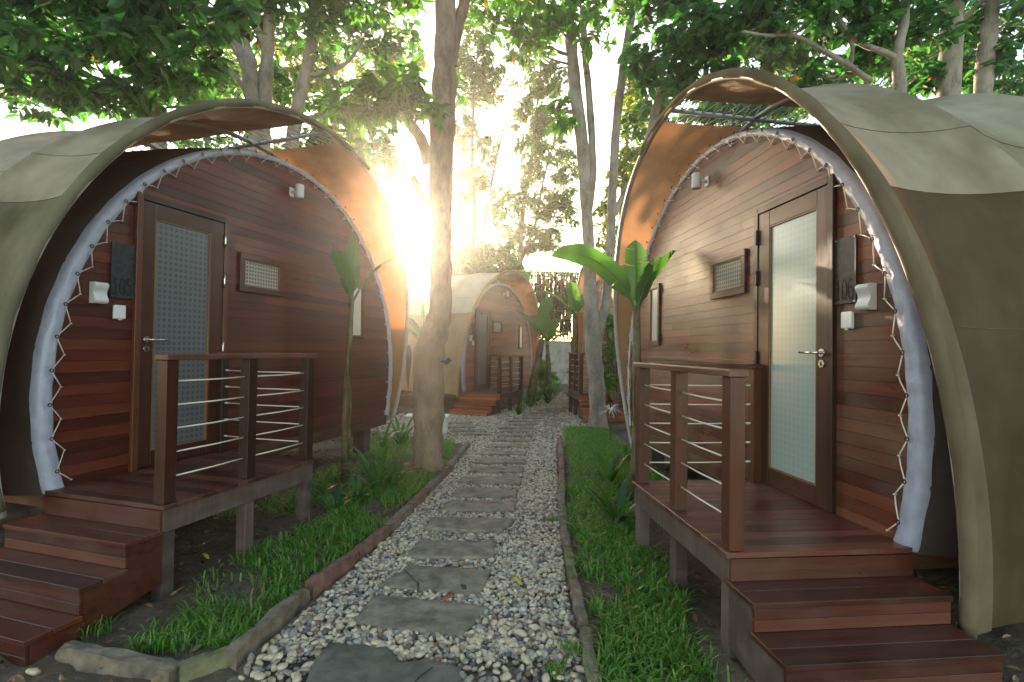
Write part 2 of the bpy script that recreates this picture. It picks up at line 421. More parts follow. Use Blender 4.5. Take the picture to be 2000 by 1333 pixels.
def make_ground():
    xs = np.concatenate([[-90,-40,-20,-12], np.arange(-7, 7.01, .07), [12,20,40,90]])
    ys = np.concatenate([[-60,-20,-5,0], np.arange(1.2, 13.01, .07), [15,18,22,30,45,70,120]])
    X, Y = np.meshgrid(xs, ys); out = ~on_path(X, Y, -.05)
    fade = ((abs(X) < 7) & (Y > 1.2) & (Y < 13))
    H = np.where(out & fade, ground_h(X, Y) + NR.normal(size=X.shape)*.006, 0)
    H = H + np.where(out, .018, 0)*fade
    V = np.stack([X.ravel(), Y.ravel(), H.ravel()], 1); nx = len(xs)
    i, j = np.meshgrid(np.arange(len(ys)-1), np.arange(nx-1), indexing='ij'); a = (i*nx+j).ravel()
    F = np.stack([a, a+1, a+nx+1, a+nx], 1)
    tag(np_mesh('ground', V, F, np.full(len(F), .5), M['soil'], True), kind='structure')
    # gravel bed sheet
    b = MB()
    def strip(ys, lo, hi):
        for y0, y1 in zip(ys[:-1], ys[1:]): b.quad((lo(y0), y0, .006), (hi(y0), y0, .006), (hi(y1), y1, .006), (lo(y1), y1, .006))
    strip(np.arange(1.6, 8.41, .2), lambda y: float(kx(KL, y)), lambda y: float(kx(KR, y)))
    strip(np.linspace(8.4, 9.6, 5), lambda y: -.69-(y-8.4)*1.6, lambda y: 1.05+(y-8.4)*.42)
    strip(np.linspace(9.6, 12.2, 5), lambda y: -2.7, lambda y: 1.05+(y-8.4)*.42)
    strip(np.linspace(12.2, 20, 9), lambda y: .2+(y-11)*.26-(1.15-(y-12.2)*.08), lambda y: .2+(y-11)*.26+(1.15-(y-12.2)*.08))
    tag(b.build('gravel_path', M['bed']), kind='structure')
make_ground()

# ------------------------------------------------------------------ cabins
FA = dict(uc=1.665, zc=.65, ru=2.245, rv=2.33)                      # facade arch (measured)
def fpt(deg, dr=0.0, w=0.0):
    t = math.radians(deg)
    return (FA['uc'] + (FA['ru']+dr)*math.cos(t), w, FA['zc'] + (FA['rv']+dr)*math.sin(t))
HOOD = dict(L=(2.584,2.641,.069,.698,.129,1.661,.009,.948,.987), R=(2.527,2.83,.055,.555,.155,1.634,-.009,.961,1.118))
def hpt(side, deg, dr=0.0, rib=0):
    Ru, Rv, w0, zc, tau, uc, b, e, bd = HOOD[side]
    t = math.radians(deg); S, C_ = math.sin(t), math.cos(t); S = math.copysign(abs(S)**e, S); C_ = math.copysign(abs(C_)**e, C_)
    s = (Rv+dr)*S*(1 if S > 0 else bd)
    if rib == 0: w = w0 + s*tau + b*max(s, 0)**2
    elif rib == 1: w = -1.12 + s*.235
    elif rib == 2: w = -2.15 + s*.17
    else: w = -2.15 - 1.25*(rib-2) + s*(.17 - .06*(rib-2))
    sh = 1.0 if rib < 3 else 1 - .03*(rib-2)
    return (uc + (Ru+dr)*C_*sh, w, zc + s*sh)

def cabin(side, x, y, zd, a, num, label, detail=2, lattice=False):
    mm = -1 if side == 'L' else 1
    S = lambda p: (p[0], mm*p[1], p[2]+zd)
    root = empty('cabin_tent', (x, y, 0), a, label, 'cabin', 'arched canvas and timber cabins along the path')
    worn = side == 'R'
    wallm = (M['wall_worn'] if worn else M['wall']) if detail == 2 else M['wall_far']
    # --- timber front wall: plank rows clipped to the arch
    b = MB(); ph = .081; z = -.02
    def half(z_):
        q = 1 - ((z_-FA['zc'])/FA['rv'])**2
        return FA['ru']*math.sqrt(max(q, 0))
    while z < FA['zc']+FA['rv']-.02:
        z1 = min(z+ph-.0022, FA['zc']+FA['rv']-.005); h0, h1 = half(z), half(z1)
        u = FA['uc']-max(h0, h1); uend = FA['uc']+max(h0, h1); cuts = [u]
        while u < uend:
            u += rnd.uniform(.9, 2.6); cuts.append(min(u, uend))
        for i in range(len(cuts)-1):
            ua, ub = cuts[i]+.001, cuts[i+1]-.001
            if ub-ua < .02: continue
            r = rnd.random(); dw = rnd.uniform(-.0015, .0015)
            c = lambda uu, h: max(FA['uc']-h, min(FA['uc']+h, uu))
            P = [(c(ua,h0), dw, z), (c(ub,h0), dw, z), (c(ub,h1), dw, z1), (c(ua,h1), dw, z1)]
            b.quad(*[S(p) for p in P], r=r)
            B = [(p[0], -.012, p[2]) for p in P]
            b.quad(S(P[0]), S(P[1]), S(B[1]), S(B[0]), r=r); b.quad(S(P[3]), S(P[2]), S(B[2]), S(B[3]), r=r)
            b.quad(S(P[1]), S(P[2]), S(B[2]), S(B[1]), r=r)
        z += ph
    wall = b.build('front_wall', wallm, root)
    b = MB(); b.poly([S(fpt(d, -.004, -.014)) for d in range(-17, 198, 3)], .3)
    b.poly([S(fpt(d, -.004, -.06)) for d in range(-17, 198, 3)], .3)
    bk = b.build('wall_backing', M['frame'], wall)
    # floor platform and fascia board
    b = MB(); b.box((-.50, -.005, -.17), (3.89, -.045, -.025), T=S, r=.4, bev=.004)
    b.build('fascia_board', M['frame_h'], root)
    b = MB(); b.box((-.5, -.05, -.16), (3.87, -5.6, -.03), T=S)
    fl = b.build('floor_platform', M['frame_h'], root)
    for u in (-.2, 1.7, 3.6):
        for w in (-.25, -2.6, -5.0):
            b = MB(); b.box((u-.09, w-.09, -zd-.02), (u+.09, w+.09, -.17), T=S, bev=.008); b.build('pier', M['leg'], fl)
    if side == 'R' and detail == 2:
        b = MB(); b.box((.83, .003, .925), (3.88, .02, .965), T=S, r=.7, bev=.004); b.build('wall_trim', M['frame_h'], root)
    # --- silver vinyl roll round the wall
    prof = [(-.005,.004),(.008,.018),(.03,.026),(.055,.030),(.078,.022),(.094,-.004),(.101,-.04)]; prof2 = [(.100,-.038),(.140,-.22),(.19,-.6),(.25,-1.6)]
    G = []
    for d in np.arange(-16.5, 197, .8 if detail == 2 else 4):
        row = []
        for k, (dr, w) in enumerate(prof):
            ph_ = ((d+15.5)/(211/38)-.5) % 1.0; ph_ = min(ph_, 1-ph_); wob = (-.012*math.exp(-(ph_/.13)**2) if k in (2, 3) else 0) + .005*math.sin(d*.83+2*k)
            row.append(S(fpt(d, dr*(1-.45*max(0, math.sin(math.radians(d)))**2), w+wob)))
        G.append(row)
    b = MB(); b.grid(G); roll = b.build('edge_roll', M['vinyl'], root)
    b = MB(); b.grid([[S(fpt(d, dr*(1-.45*max(0, math.sin(math.radians(d)))**2), w)) for (dr, w) in prof2] for d in np.arange(-16.5, 197, 3)]); b.build('inner_tent', M['inner'], root)
    nh = 38; rope = MB()
    for i in range(nh+1):
        d0 = -15.5 + (211)*i/nh; d1 = d0 + 211/nh*.5
        hk = fpt(d0, -.048, .012); ey = fpt(d1, .045, .055)
        if i < nh:
            hk2 = fpt(d0+211/nh, -.048, .012); hb = fpt(d0+211/nh*.92, -.035, .02)
            rope.tube([S(hk), S(fpt(d0+1.0, -.012, .035)), S(ey)], .0038, 5); rope.tube([S(ey), S(hb), S(hk2)], .0038, 5)
            if detail == 2:
                c = Vector(ey); er = []
                t = math.radians(d1); rad = Vector((math.cos(t), 0, math.sin(t))); tg = Vector((-math.sin(t), 0, math.cos(t)))
                for k in range(9):
                    q = 2*math.pi*k/8; er.append(S(c + rad*.011*math.cos(q) + tg*.011*math.sin(q) + Vector((0,.006,0))))
                eb = MB(); eb.tube(er, .0035, 5); eb.build('eyelet', M['dark_iron'], roll)
        if detail == 2: rope.tube([S((hk[0], 0, hk[2])), S((hk[0], .022, hk[2]))], .005, 5)
    rope.build('lacing', M['rope'] if not worn else M['cable'], roll)
    if detail == 2: pass
    # --- outer canvas shell: ribs and panels
    nr = 6
    lo_n, lo_f = (196, -16)
    def surf(deg, t, lift=0.0):
        i = min(int(t), nr-2); f = t-i
        A = Vector(hpt(side, deg, lift, i)); Bq = Vector(hpt(side, deg, lift, i+1)); P = A.lerp(Bq, f)
        sag = 4*f*(1-f)*(.12 if i > 0 else .07)*(1-.93*math.exp(-((deg-90)/16.0)**2))
        c = Vector((1.66, P.y, .7)); n_ = (c-P); n_.y = 0
        return P + n_.normalized()*sag
    def panel(name, d0, d1, mat, parent, flip=False, nd=26, sub=8):
        G = []
        for t in np.linspace(0, nr-1, (nr-1)*sub+1):
            G.append([S(surf(d, t)) for d in np.linspace(d0, d1, nd)])
        # slot edge pulls in between ribs
        b = MB(); b.grid(G); return b.build(name, mat, parent)
    shell = panel('canvas_roof', 95.0, 151, M['canvas_near'] if detail == 2 else M['canvas_sunlit'], root)
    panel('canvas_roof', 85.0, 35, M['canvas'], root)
    panel('canvas_side', 151, lo_n, (M['canvas_low_R'] if side == 'R' else M['canvas_low_L']) if detail == 2 else M['canvas_tan_sunlit'], root)
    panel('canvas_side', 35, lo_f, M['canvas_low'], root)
    G = [[S(Vector(hpt(side, d, 0, nr-1))) for d in np.linspace(-16, 196, 30)], [S((1.66, -5.9 - .25, .8))]*30]
    b = MB(); b.grid(G); b.build('canvas_end', M['canvas_back'], root)
    # seams
    sm_ = MB()
    for d in (139, 151, 35, 47, 168):
        sm_.tube([S(surf(d, t, .003)) for t in np.linspace(0, nr-1, 41)], .0016, 5)
    sm_.build('canvas_seams', M['canvas_hem_R'] if detail == 2 else M['canvas_low'], shell)
    # sleeve round the front hoop, bare pipe on the far side
    b = MB(); b.tube([S(hpt(side, d)) for d in np.linspace(-17, 197, 90)], .028, 10); hp = b.build('front_hoop', M['pipe'], root)
    b = MB(); pts = [S(hpt(side, d, .012)) for d in np.linspace(72, 196, 60)]
    b.tube(pts, [.036 + .002*math.sin(i*1.3) for i in range(60)], 12); b.build('hoop_sleeve', (M['canvas_low_L'] if side == 'L' else M['canvas_hem_R']) if detail == 2 else M['canvas_tan_sunlit'], hp)
    # flat hem behind the sleeve
    if detail == 2:
        b = MB(); b.grid([[S(Vector(surf(d, t_, .012))) for d in np.linspace(95, 196, 60)] for t_ in (0.0, .07, .135)])
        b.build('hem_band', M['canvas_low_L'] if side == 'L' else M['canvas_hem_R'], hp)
    for i in range(1, nr):
        b = MB(); b.tube([S(hpt(side, d, -.03, i)) for d in np.linspace(-16, 196, 60)], .024, 8); b.build('rib_hoop', M['pipe'], root)
    # ridge pipe and slot lacing
    rp_ = [S(Vector(surf(90, t)) if False else Vector(hpt(side, 90, -.01, 0)).lerp(Vector(hpt(side, 90, -.01, nr-1)), t/(nr-1))) for t in range(nr)]
    b = MB(); b.tube(rp_, .022, 8); rg = b.build('ridge_pipe', M['pipe'], root)
    b = MB(); r0, r1 = Vector(hpt(side, 90, -.01, 0)), Vector(hpt(side, 90, -.01, nr-1)); nl = 60
    for k in range(nl):
        f0, f1, f2 = k/nl, (k+.5)/nl, (k+1)/nl
        # find shell parameter with the same w
        for dg in (95.0, 85.0):
            def edge(f):
                w_ = r0.y + (r1.y-r0.y)*f; best = None
                lo, hi = 0.0, nr-1.0
                for _ in range(18):
                    md = (lo+hi)/2
                    if surf(dg, md).y > w_: lo = md
                    else: hi = md
                return surf(dg, (lo+hi)/2)
            c0 = r0.lerp(r1, f0); c1 = r0.lerp(r1, f2); e = edge(f1)
            b.tube([S(c0), S(e)], .0055, 4); b.tube([S(e), S(c1)], .0055, 4)
    b.build('ridge_lacing', M['rope'], rg)
    # --- door
    H = 2.15; b = MB()
    g1, g2, gz1, gz2, wd = .112, .644, .136, 2.022, .793
    def bar(b, u0, u1, z0, z1, w0=.0, w1=.03, r=None, bev=.003): b.box((u0, w0, z0), (u1, w1, z1), T=S, r=rnd.random() if r is None else r, bev=bev)
    bar(b, -.045, .004, .0, H+.05, .002, .036); bar(b, wd-.004, wd+.045, 0, H+.05, .002, .036); bar(b, .005, wd-.005, H, H+.05, .002, .036)
    door_casing = b.build('door_frame', M['frame'], root)
    b = MB(); bar(b, .008, g1, .02, H-.004, .004, .028, .4); bar(b, g2, wd-.008, .02, H-.004, .004, .028, .5); bar(b, g1+.001, g2-.001, .02, gz1, .004, .027, .35); bar(b, g1+.001, g2-.001, gz2, H-.004, .004, .027, .45)
    door = b.build('door', M['frame'], root)
    b = MB()
    for (u0,u1,z0,z1) in ((g1,g1+.012,gz1,gz2),(g2-.012,g2,gz1,gz2),(g1+.013,g2-.013,gz1,gz1+.012),(g1+.013,g2-.013,gz2-.012,gz2)): bar(b, u0, u1, z0, z1, .006, .024, .6, .001)
    b.build('glazing_bead', M['trim'], door)
    b = MB(); b.quad(*[S(p) for p in ((g1+.006,.012,gz1+.006),(g2-.006,.012,gz1+.006),(g2-.006,.012,gz2-.006),(g1+.006,.012,gz2-.006))])
    b.build('door_pane', M['pane'] if worn else M['pane_dark'], door)
    b = MB(); b.tube([S((.055,.028,1.035)), S((.055,.036,1.035))], .027, 16); b.tube([S((.055,.034,1.035)), S((.055,.085,1.035))], .010, 10)
    b.tube([S((.055,.078,1.035)), S((.075,.086,1.035)), S((.20,.086,1.037))], .009, 10); b.build('door_handle', M['steel'], door)
    b = MB(); b.tube([S((.055,.028,.962)), S((.055,.037,.962))], .026, 16); kh = b.build('lock_plate', M['steel'], door)
    b = MB(); b.box((.051,.0365,.95), (.059,.0385,.974), T=S); b.build('keyhole', M['digit'], kh)
    for zz in ((1.98,1.6,.97,.26) if side == 'L' else (1.96,1.63,.98,.26)):
        b = MB(); b.tube([S((.79,.041,zz-.06)), S((.79,.041,zz-.02)), S((.79,.041,zz+.02)), S((.79,.041,zz+.06))], .0095, 8)
        b.build('hinge', M['steel'] if side == 'L' else M['dark_iron'], door)
    # --- small screened window and narrow window
    def window(u0, u1, z0, z1, fw, pane, nm):
        b = MB(); bar(b, u0, u1, z1-fw, z1, .002, .030); bar(b, u0, u1, z0, z0+fw, .002, .030); bar(b, u0, u0+fw, z0+fw+.001, z1-fw-.001, .002, .029); bar(b, u1-fw, u1, z0+fw+.001, z1-fw-.001, .002, .029)
        wn = b.build('window', M['frame'] if not worn else M['frame_h'], root)
        i0, i1, j0, j1 = u0+fw, u1-fw, z0+fw, z1-fw; q = .012
        b = MB()
        for (a0,a1,c0,c1) in ((i0,i0+q,j0,j1),(i1-q,i1,j0,j1),(i0+q,i1-q,j0,j0+q),(i0+q,i1-q,j1-q,j1)): bar(b, a0, a1, c0, c1, .004, .022, .6, .001)
        b.build('window_bead', M['trim'], wn)
        b = MB(); b.quad(*[S(p) for p in ((i0+.004,.010,j0+.004),(i1-.004,.010,j0+.004),(i1-.004,.010,j1-.004),(i0+.004,.010,j1-.004))])
        b.build('window_pane', pane, wn); return wn
    window(.99, 1.588, 1.534, 1.916, .058, M['screen'], '')
    nw = window(2.86, 3.18, 1.10, 1.86, .05, M['winglass'], '')
    if side == 'R':
        for zz in (1.78, 1.2):
            b = MB(); b.box((2.835,.012,zz-.045), (2.865,.034,zz+.045), T=S, bev=.003); b.build('window_hinge', M['dark_iron'], nw)
    # --- number plate with stencilled digits
    b = MB(); b.box((-.222,.012,1.345), (-.047,.020,1.765), T=S, bev=.001); plate = b.build('number_plate', M['slate'], root)
    if num:
        b = MB()
        def stroke(pts, wd_=.007):
            for p, q in zip(pts[:-1], pts[1:]):
                p = Vector((p[0], 0, p[1])); q = Vector((q[0], 0, q[1])); d = (q-p).normalized(); n_ = Vector((-d.z, 0, d.x))*wd_/2
                e = d*.0012
                b.quad(*[S((v.x, .0215, v.z)) for v in (p-e-n_, q+e-n_, q+e+n_, p-e+n_)])
        def arc(cx, cz, rx, rz, a0, a1, n=10): return [(cx+rx*math.cos(math.radians(t)), cz+rz*math.sin(math.radians(t))) for t in np.linspace(a0, a1, n)]
        zb, hh, ww = 1.372, .125, .046; sgn = 1 if side == 'L' else -1
        start = -.218 if side == 'L' else -.052
        for k, ch in enumerate(num):
            cx = .026+k*.052; st = []
            if ch == '1': st = [[(cx, zb), (cx, zb+hh)], [(cx-.014, zb+hh*.78), (cx-.002, zb+hh*.97)], [(cx-.015, zb+.003), (cx-.006, zb+.003)], [(cx+.006, zb+.003), (cx+.015, zb+.003)]]
            if ch == '0': st = [arc(cx, zb+hh/2, ww*.42, hh/2, 100, 260, 14), arc(cx, zb+hh/2, ww*.42, hh/2, -80, 80, 14)]
            if ch == '5': st = [[(cx+.018, zb+hh), (cx-.014, zb+hh), (cx-.016, zb+hh*.6)], arc(cx-.002, zb+hh*.32, ww*.42, hh*.32, 120, -70, 12), arc(cx-.002, zb+hh*.32, ww*.42, hh*.32, -100, -140, 5)]
            if ch == '6': st = [arc(cx+.004, zb+hh*.5, ww*.5, hh*.5, 110, 265, 14), arc(cx, zb+hh*.3, ww*.42, hh*.3, -80, 150, 14), arc(cx+.004, zb+hh*.5, ww*.5, hh*.5, 85, 55, 4)]
            for s_ in st: stroke([(start + sgn*p[0], p[1]) for p in s_])
        b.build('number_digits', M['digit'], plate)
        for uu in (-.212, -.057):
            for zz in (1.357, 1.753):
                b = MB(); b.tube([S((uu,.020,zz)), S((uu,.0235,zz))], .005, 8); b.build('screw', M['steel'], plate)
    # --- wavy uplight and white socket box
    b = MB(); row0 = []; u0, u1 = -.362, -.266
    prof = []
    for k in range(17):
        f = k/16; zz = 1.292+.155*f; prof.append((.056+.013*math.cos(f*2*math.pi*1.1-.3) - .02*abs(2*f-1)**6, zz))
    for k in range(16):
        (wa, za), (wb, zb_) = prof[k], prof[k+1]
        b.quad(S((u0,wa,za)), S((u1,wa,za)), S((u1,wb,zb_)), S((u0,wb,zb_)), sm=True)
        for u_ in (u0, u1): b.quad(S((u_,.004,za)), S((u_,wa,za)), S((u_,wb,zb_)), S((u_,.004,zb_)))
    for zz, ww in ((prof[0][1], prof[0][0]), (prof[-1][1], prof[-1][0])): b.quad(S((u0,.004,zz)), S((u1,.004,zz)), S((u1,ww,zz)), S((u0,ww,zz)))
    b.build('wavy_wall_light', M['lampw'], root)
    b = MB(); b.box((-.198,.004,1.185), (-.118,.022,1.29), T=S, bev=.006); sb = b.build('socket_box', M['plastic'], root)
    b = MB(); b.box((-.201,.0225,1.19), (-.114,.033,1.293), T=S, bev=.004); b.box((-.168,.024,1.178), (-.145,.032,1.189), T=S, bev=.002); b.build('socket_lid', M['plastic'], sb)
    # --- cylinder lamp high on the wall
    ul, zl = 1.70, 2.72
    b = MB(); b.box((ul-.035,.002,zl-.05), (ul+.035,.018,zl+.05), T=S, bev=.003); b.tube([S((ul,.018,zl)), S((ul,.075,zl))], .018, 10); lp = b.build('spot_lamp', M['lampw'], root)
    b = MB(); b.tube([S((ul,.118,zl-.075)), S((ul,.118,zl-.07)), S((ul,.118,zl+.07)), S((ul,.118,zl+.075))], [.040,.045,.045,.042], 20); b.build('lamp_body', M['lampw'], lp)
    # --- porch
    un, uf, dp = -.595, .823, 1.033
    b = MB(); n = 15
    for k in range(n):
        ua = un-.012+(uf-un+.024)*k/n; ub = un-.012+(uf-un+.024)*(k+1)/n
        dz = rnd.uniform(-.0012, .0008)
        b.box((ua+.0012, .006, -.028), (ub-.0012, dp+.018, dz), T=S, r=rnd.random(), bev=.0025)
    deck = b.build('porch_deck', M['deck'], root)
    b = MB(); b.box((un, dp-.035, -.175), (uf, dp, -.029), T=S, r=.5, bev=.004); b.box((uf-.035, .01, -.175), (uf, dp-.037, -.029), T=S, r=.5, bev=.004); b.box((un, .01, -.150), (un+.03, dp-.037, -.029), T=S, r=.4, bev=.003)
    b.build('deck_beam', M['leg'], deck)
    gl = -zd-.03
    for (u, w) in ((un+.05, dp-.052), (.114, dp-.052), (uf-.05, dp-.052), (un+.05, .08), (uf-.05, .08)):
        b = MB(); b.box((u-.043, w-.043, gl), (u+.043, w+.043, -.177 if (u, w) != (un+.05, .08) else -.16), T=S, r=rnd.random(), bev=.004); b.build('leg', M['leg'], deck)
    nstep = 3; rise = zd/(nstep+1)
    b = MB(); b.box((un-.02, .012, -rise+.001), (un-.002, dp-.002, -.030), T=S, r=.5, bev=.002); b.build('riser', M['step'] if detail == 2 else M['step_red'], deck)
    for k in range(nstep):
        zt = -rise*(k+1); ua = un-.237*(k+1); ub = un-.237*k
        b = MB()
        for j in range(2):
            b.box((ua+.119*j-.004*(j == 0), .012, zt-.026), (ua+.119*(j+1)-.003+(.022 if j == 1 and k else .002*j), dp+.012, zt), T=S, r=rnd.random(), bev=.0025)
        for j in range(2):
            hz = (rise-.028)/2; b.box((ua+.008, .014, zt-.027-hz*(j+1)+.001), (ua+.026, dp-.001, zt-.027-hz*j-.001), T=S, r=rnd.random(), bev=.002)
        b.build('step', M['step'] if detail == 2 else M['step_red'], deck)
    for w in (dp-.031, .012):
        pts = [(un-.001, -.18), (un-.001, -rise-.027)]
        for k in range(nstep):
            pts += [(un-.237*(k+1)+.008, -rise*(k+1)-.027)]
            if k < nstep-1: pts += [(un-.237*(k+1)+.008, -rise*(k+2)-.027)]
        zbot = -zd+.0
        pts += [(un-.237*nstep+.008, zbot+.01), (un-.237*nstep+.13, zbot+.01), (un-.001, -rise*1.0-.30)]
        pts = pts[1:]
        b = MB(); A = [S((p[0], w, p[1])) for p in pts]; Bq = [S((p[0], w+.03, p[1])) for p in pts]
        # triangulate column by column
        def low(u_):
            ux0, uz0 = un-.237*nstep+.13, zbot+.01; t_ = (u_-ux0)/((un)-ux0); return uz0 if t_ < 0 else uz0 + ((-rise-.33)-uz0)*min(t_, 1)
        for k in range(nstep):
            u_a, u_b = un-.237*(k+1)+.027, (un-.237*k+.027 if k else un-.001); zt = -rise*(k+1)-.027
            segs = [u_a, u_b]
            if k == nstep-1: segs = [u_a, un-.237*nstep+.13, u_b]
            for q0, q1 in zip(segs[:-1], segs[1:]):
                for ww in (w, w+.03): b.quad(S((q0,ww,low(q0))), S((q1,ww,low(q1))), S((q1,ww,zt)), S((q0,ww,zt)), r=.3+.1*k)
                b.quad(S((q0,w,low(q0))), S((q1,w,low(q1))), S((q1,w+.03,low(q1))), S((q0,w+.03,low(q0))), r=.4)
            b.quad(S((u_a,w,low(u_a))), S((u_a,w+.03,low(u_a))), S((u_a,w+.03,zt)), S((u_a,w,zt)), r=.4)
        b.build('stair_stringer', M['leg'] if (side == 'R' and w > .5) else M['step'], deck)
    # railing
    rh = .938; pw = .042
    for (u, w) in ((un+.045, dp-.045), (.114, dp-.045), (uf-.045, dp-.045), (uf-.045, .05)):
        b = MB(); b.box((u-pw, w-pw, .0015), (u+pw, w+pw, rh-.038), T=S, r=rnd.random()*.7, bev=.003); b.build('rail_post', M['frame'], deck)
    b = MB(); b.box((un-.005, dp-.100, rh-.037), (uf+.03, dp+.010, rh), T=S, r=.6, bev=.004); b.build('handrail', M['frame_h'], deck)
    b = MB(); b.box((uf-.10, .005, rh-.037), (uf+.01, dp-.102, rh), T=S, r=.5, bev=.004); b.build('handrail', M['frame_h'], deck)
    for zz in (.155, .31, .462, .613, .765):
        b = MB(); sg = .004; b.tube([S((un+.09, dp-.045, zz)), S((-.2, dp-.045, zz-sg)), S((.07, dp-.045, zz))], .0055, 6); b.tube([S((.16, dp-.045, zz)), S((.45, dp-.045, zz-sg)), S((uf-.09, dp-.045, zz))], .0055, 6)
        b.tube([S((uf-.045, dp-.09, zz)), S((uf-.045, .5, zz-sg)), S((uf-.045, .095, zz))], .0055, 6)
        b.tube([S((uf-.045, .125, zz)), S((uf-.045, .093, zz))], .009, 6)
        b.build('cable', M['cable'], deck)
    return root

cabin('L', -2.9733, 4.0274, CAMH-1.0015, 1.2881, '105', 'reddish timber cabin numbered 105 under a grey green canvas arch, nearest on the left')
cabin('R', 2.0973, 3.3286, CAMH-1.029, 1.6738, '106', 'weathered timber cabin numbered 106 with frosted door toned pale mint for reflected sky, nearest on the right')
cabin('L', -.97, 13.458, .50, 1.147, '', 'distant cabin with sunlit cream canvas and orange red steps, behind the big tree trunk', 1)
cabin('R', 2.56, 12.4, .60, 1.64, '', 'far cabin half hidden behind the forked tree trunk on the right', 1)

# ------------------------------------------------------------------ flagstones
def rough_slab(pts, z0, z1, seed, jit=.012, step=.05):
    rr = random.Random(seed); b = MB(); out = []
    n = len(pts)
    for i in range(n):
        p, q = Vector(pts[i]), Vector(pts[(i+1) % n]); k = max(2, int((q-p).length/step))
        for j in range(k): out.append(p.lerp(q, j/k) + Vector((rr.uniform(-jit, jit), rr.uniform(-jit, jit))))
    c = sum(out, Vector((0,0)))/len(out); m_ = len(out)
    rings = [(1.0, z0, 0), (1.0, z1-.010, 0), (.985, z1-.003, .004), (.90, z1, .004), (.6, z1+.002, .004), (.3, z1+.002, .003)]
    base = 0
    for (f, z, jz) in rings:
        for p in out:
            q = c + (p-c)*f; b.v.append((q.x, q.y, z+rr.uniform(-jz, jz)))
    for k in range(len(rings)-1):
        for i in range(m_):
            i2 = (i+1) % m_; b.f.append((k*m_+i, k*m_+i2, (k+1)*m_+i2, (k+1)*m_+i)); b.r.append(.5); b.sm.append(k >= 2)
    b.v.append((c.x, c.y, z1)); t = len(b.v)-1; k = len(rings)-1
    for i in range(m_): b.f.append((k*m_+i, k*m_+(i+1) % m_, t)); b.r.append(.5); b.sm.append(True)
    return b
FS = [
 ([(612,1290),(640,1253),(752,1262),(768,1275),(775,1292),(800,1290),(842,1284),(898,1300),(905,1345),(905,1420),(590,1420),(595,1330)], 'dark cracked flagstone cut by the bottom edge of the picture'),
 ([(728,1160),(955,1182),(905,1243),(684,1215)], 'large grey flagstone with a yellowish worn right edge, second from the camera'),
 ([(800,1103),(960,1112),(938,1163),(735,1143)], 'grey flagstone with a diagonal crack and a black pebble on it'),
 ([(820,1054),(967,1058),(966,1090),(792,1088)], 'rectangular flagstone fourth from the camera, just beyond the cracked one'),
 ([(843,1008),(1008,1011),(980,1040),(827,1035)], 'broad flagstone fifth from the camera with a slanted right end'),
 ([(875,977),(1008,976),(1005,999),(857,997)], 'flagstone sixth from the camera, narrowing to the left'),
 ([(895,951),(1012,953),(1008,972),(878,970)], 'flagstone seventh from the camera with a small dark twig mark'),
 ([(905,929),(1020,929),(1017,947),(893,943)], 'flagstone eighth from the camera on the pebble path'),
 ([(925,910),(1022,910),(1022,924),(912,923)], 'flagstone ninth from the camera on the pebble path'),
 ([(935,894),(1026,894),(1026,906),(926,906)], 'flagstone tenth from the camera, level with the tree trunk base'),
 ([(945,880),(1028,880),(1028,889),(938,889)], 'flagstone eleventh from the camera on the pebble path'),
 ([(955,867),(1032,867),(1032,874),(950,874)], 'flagstone twelfth from the camera on the pebble path'),
 ([(964,856),(1036,856),(1035,862),(960,862)], 'flagstone thirteenth from the camera on the pebble path'),
 ([(975,847),(1040,847),(1040,852),(972,852)], 'flagstone fourteenth from the camera, before the path junction'),
 ([(980,839),(1042,839),(1041,844),(977,844)], 'flagstone fifteenth from the camera, at the path junction'),
 ([(978,832),(1041,832),(1040,837),(974,837)], 'flagstone sixteenth from the camera, at the path junction'),
 ([(990,825),(1049,825),(1047,830),(986,830)], 'flagstone seventeenth from the camera, past the left branch'),
 ([(994,820),(1054,820),(1052,824),(990,824)], 'flagstone eighteenth from the camera, in front of the orange steps'),
 ([(1004,815),(1059,815),(1057,818),(1000,818)], 'flagstone nineteenth from the camera where the path bends right'),
 ([(1023,810),(1083,810),(1078,813.5),(1019,813.5)], 'wide flagstone twentieth from the camera after the bend'),
 ([(1036,805.5),(1093,805.5),(1090,808.5),(1032,808.5)], 'flagstone just beyond the twentieth, beside the far porch legs'),
 ([(1052,801),(1106,801),(1102,804),(1047,804)], 'second last visible flagstone before the far plants'),
 ([(1067,797),(1113,797),(1109,799.5),(1062,799.5)], 'farthest visible flagstone between the far plants'),
 ([(1062,824),(1092,826),(1096,833),(1066,832)], 'flagstone of the right branch nearest the grass corner'),
 ([(1074,817),(1105,818),(1108,823),(1078,822)], 'flagstone of the right branch leading to the far right porch'),
 ([(872,829),(924,829),(928,835),(868,835)], 'middle flagstone of the left branch by the big trunk'),
 ([(870,822.5),(922,822.5),(924,827),(866,827)], 'flagstone of the left branch nearest the orange steps'),
 ([(884,838),(944,838),(952,843),(880,843)], 'third flagstone of the left branch from the steps'),
 ([(910,845),(958,845),(962,849.5),(905,849.5)], 'flagstone where the left branch meets the main path'),
]
STZ = []
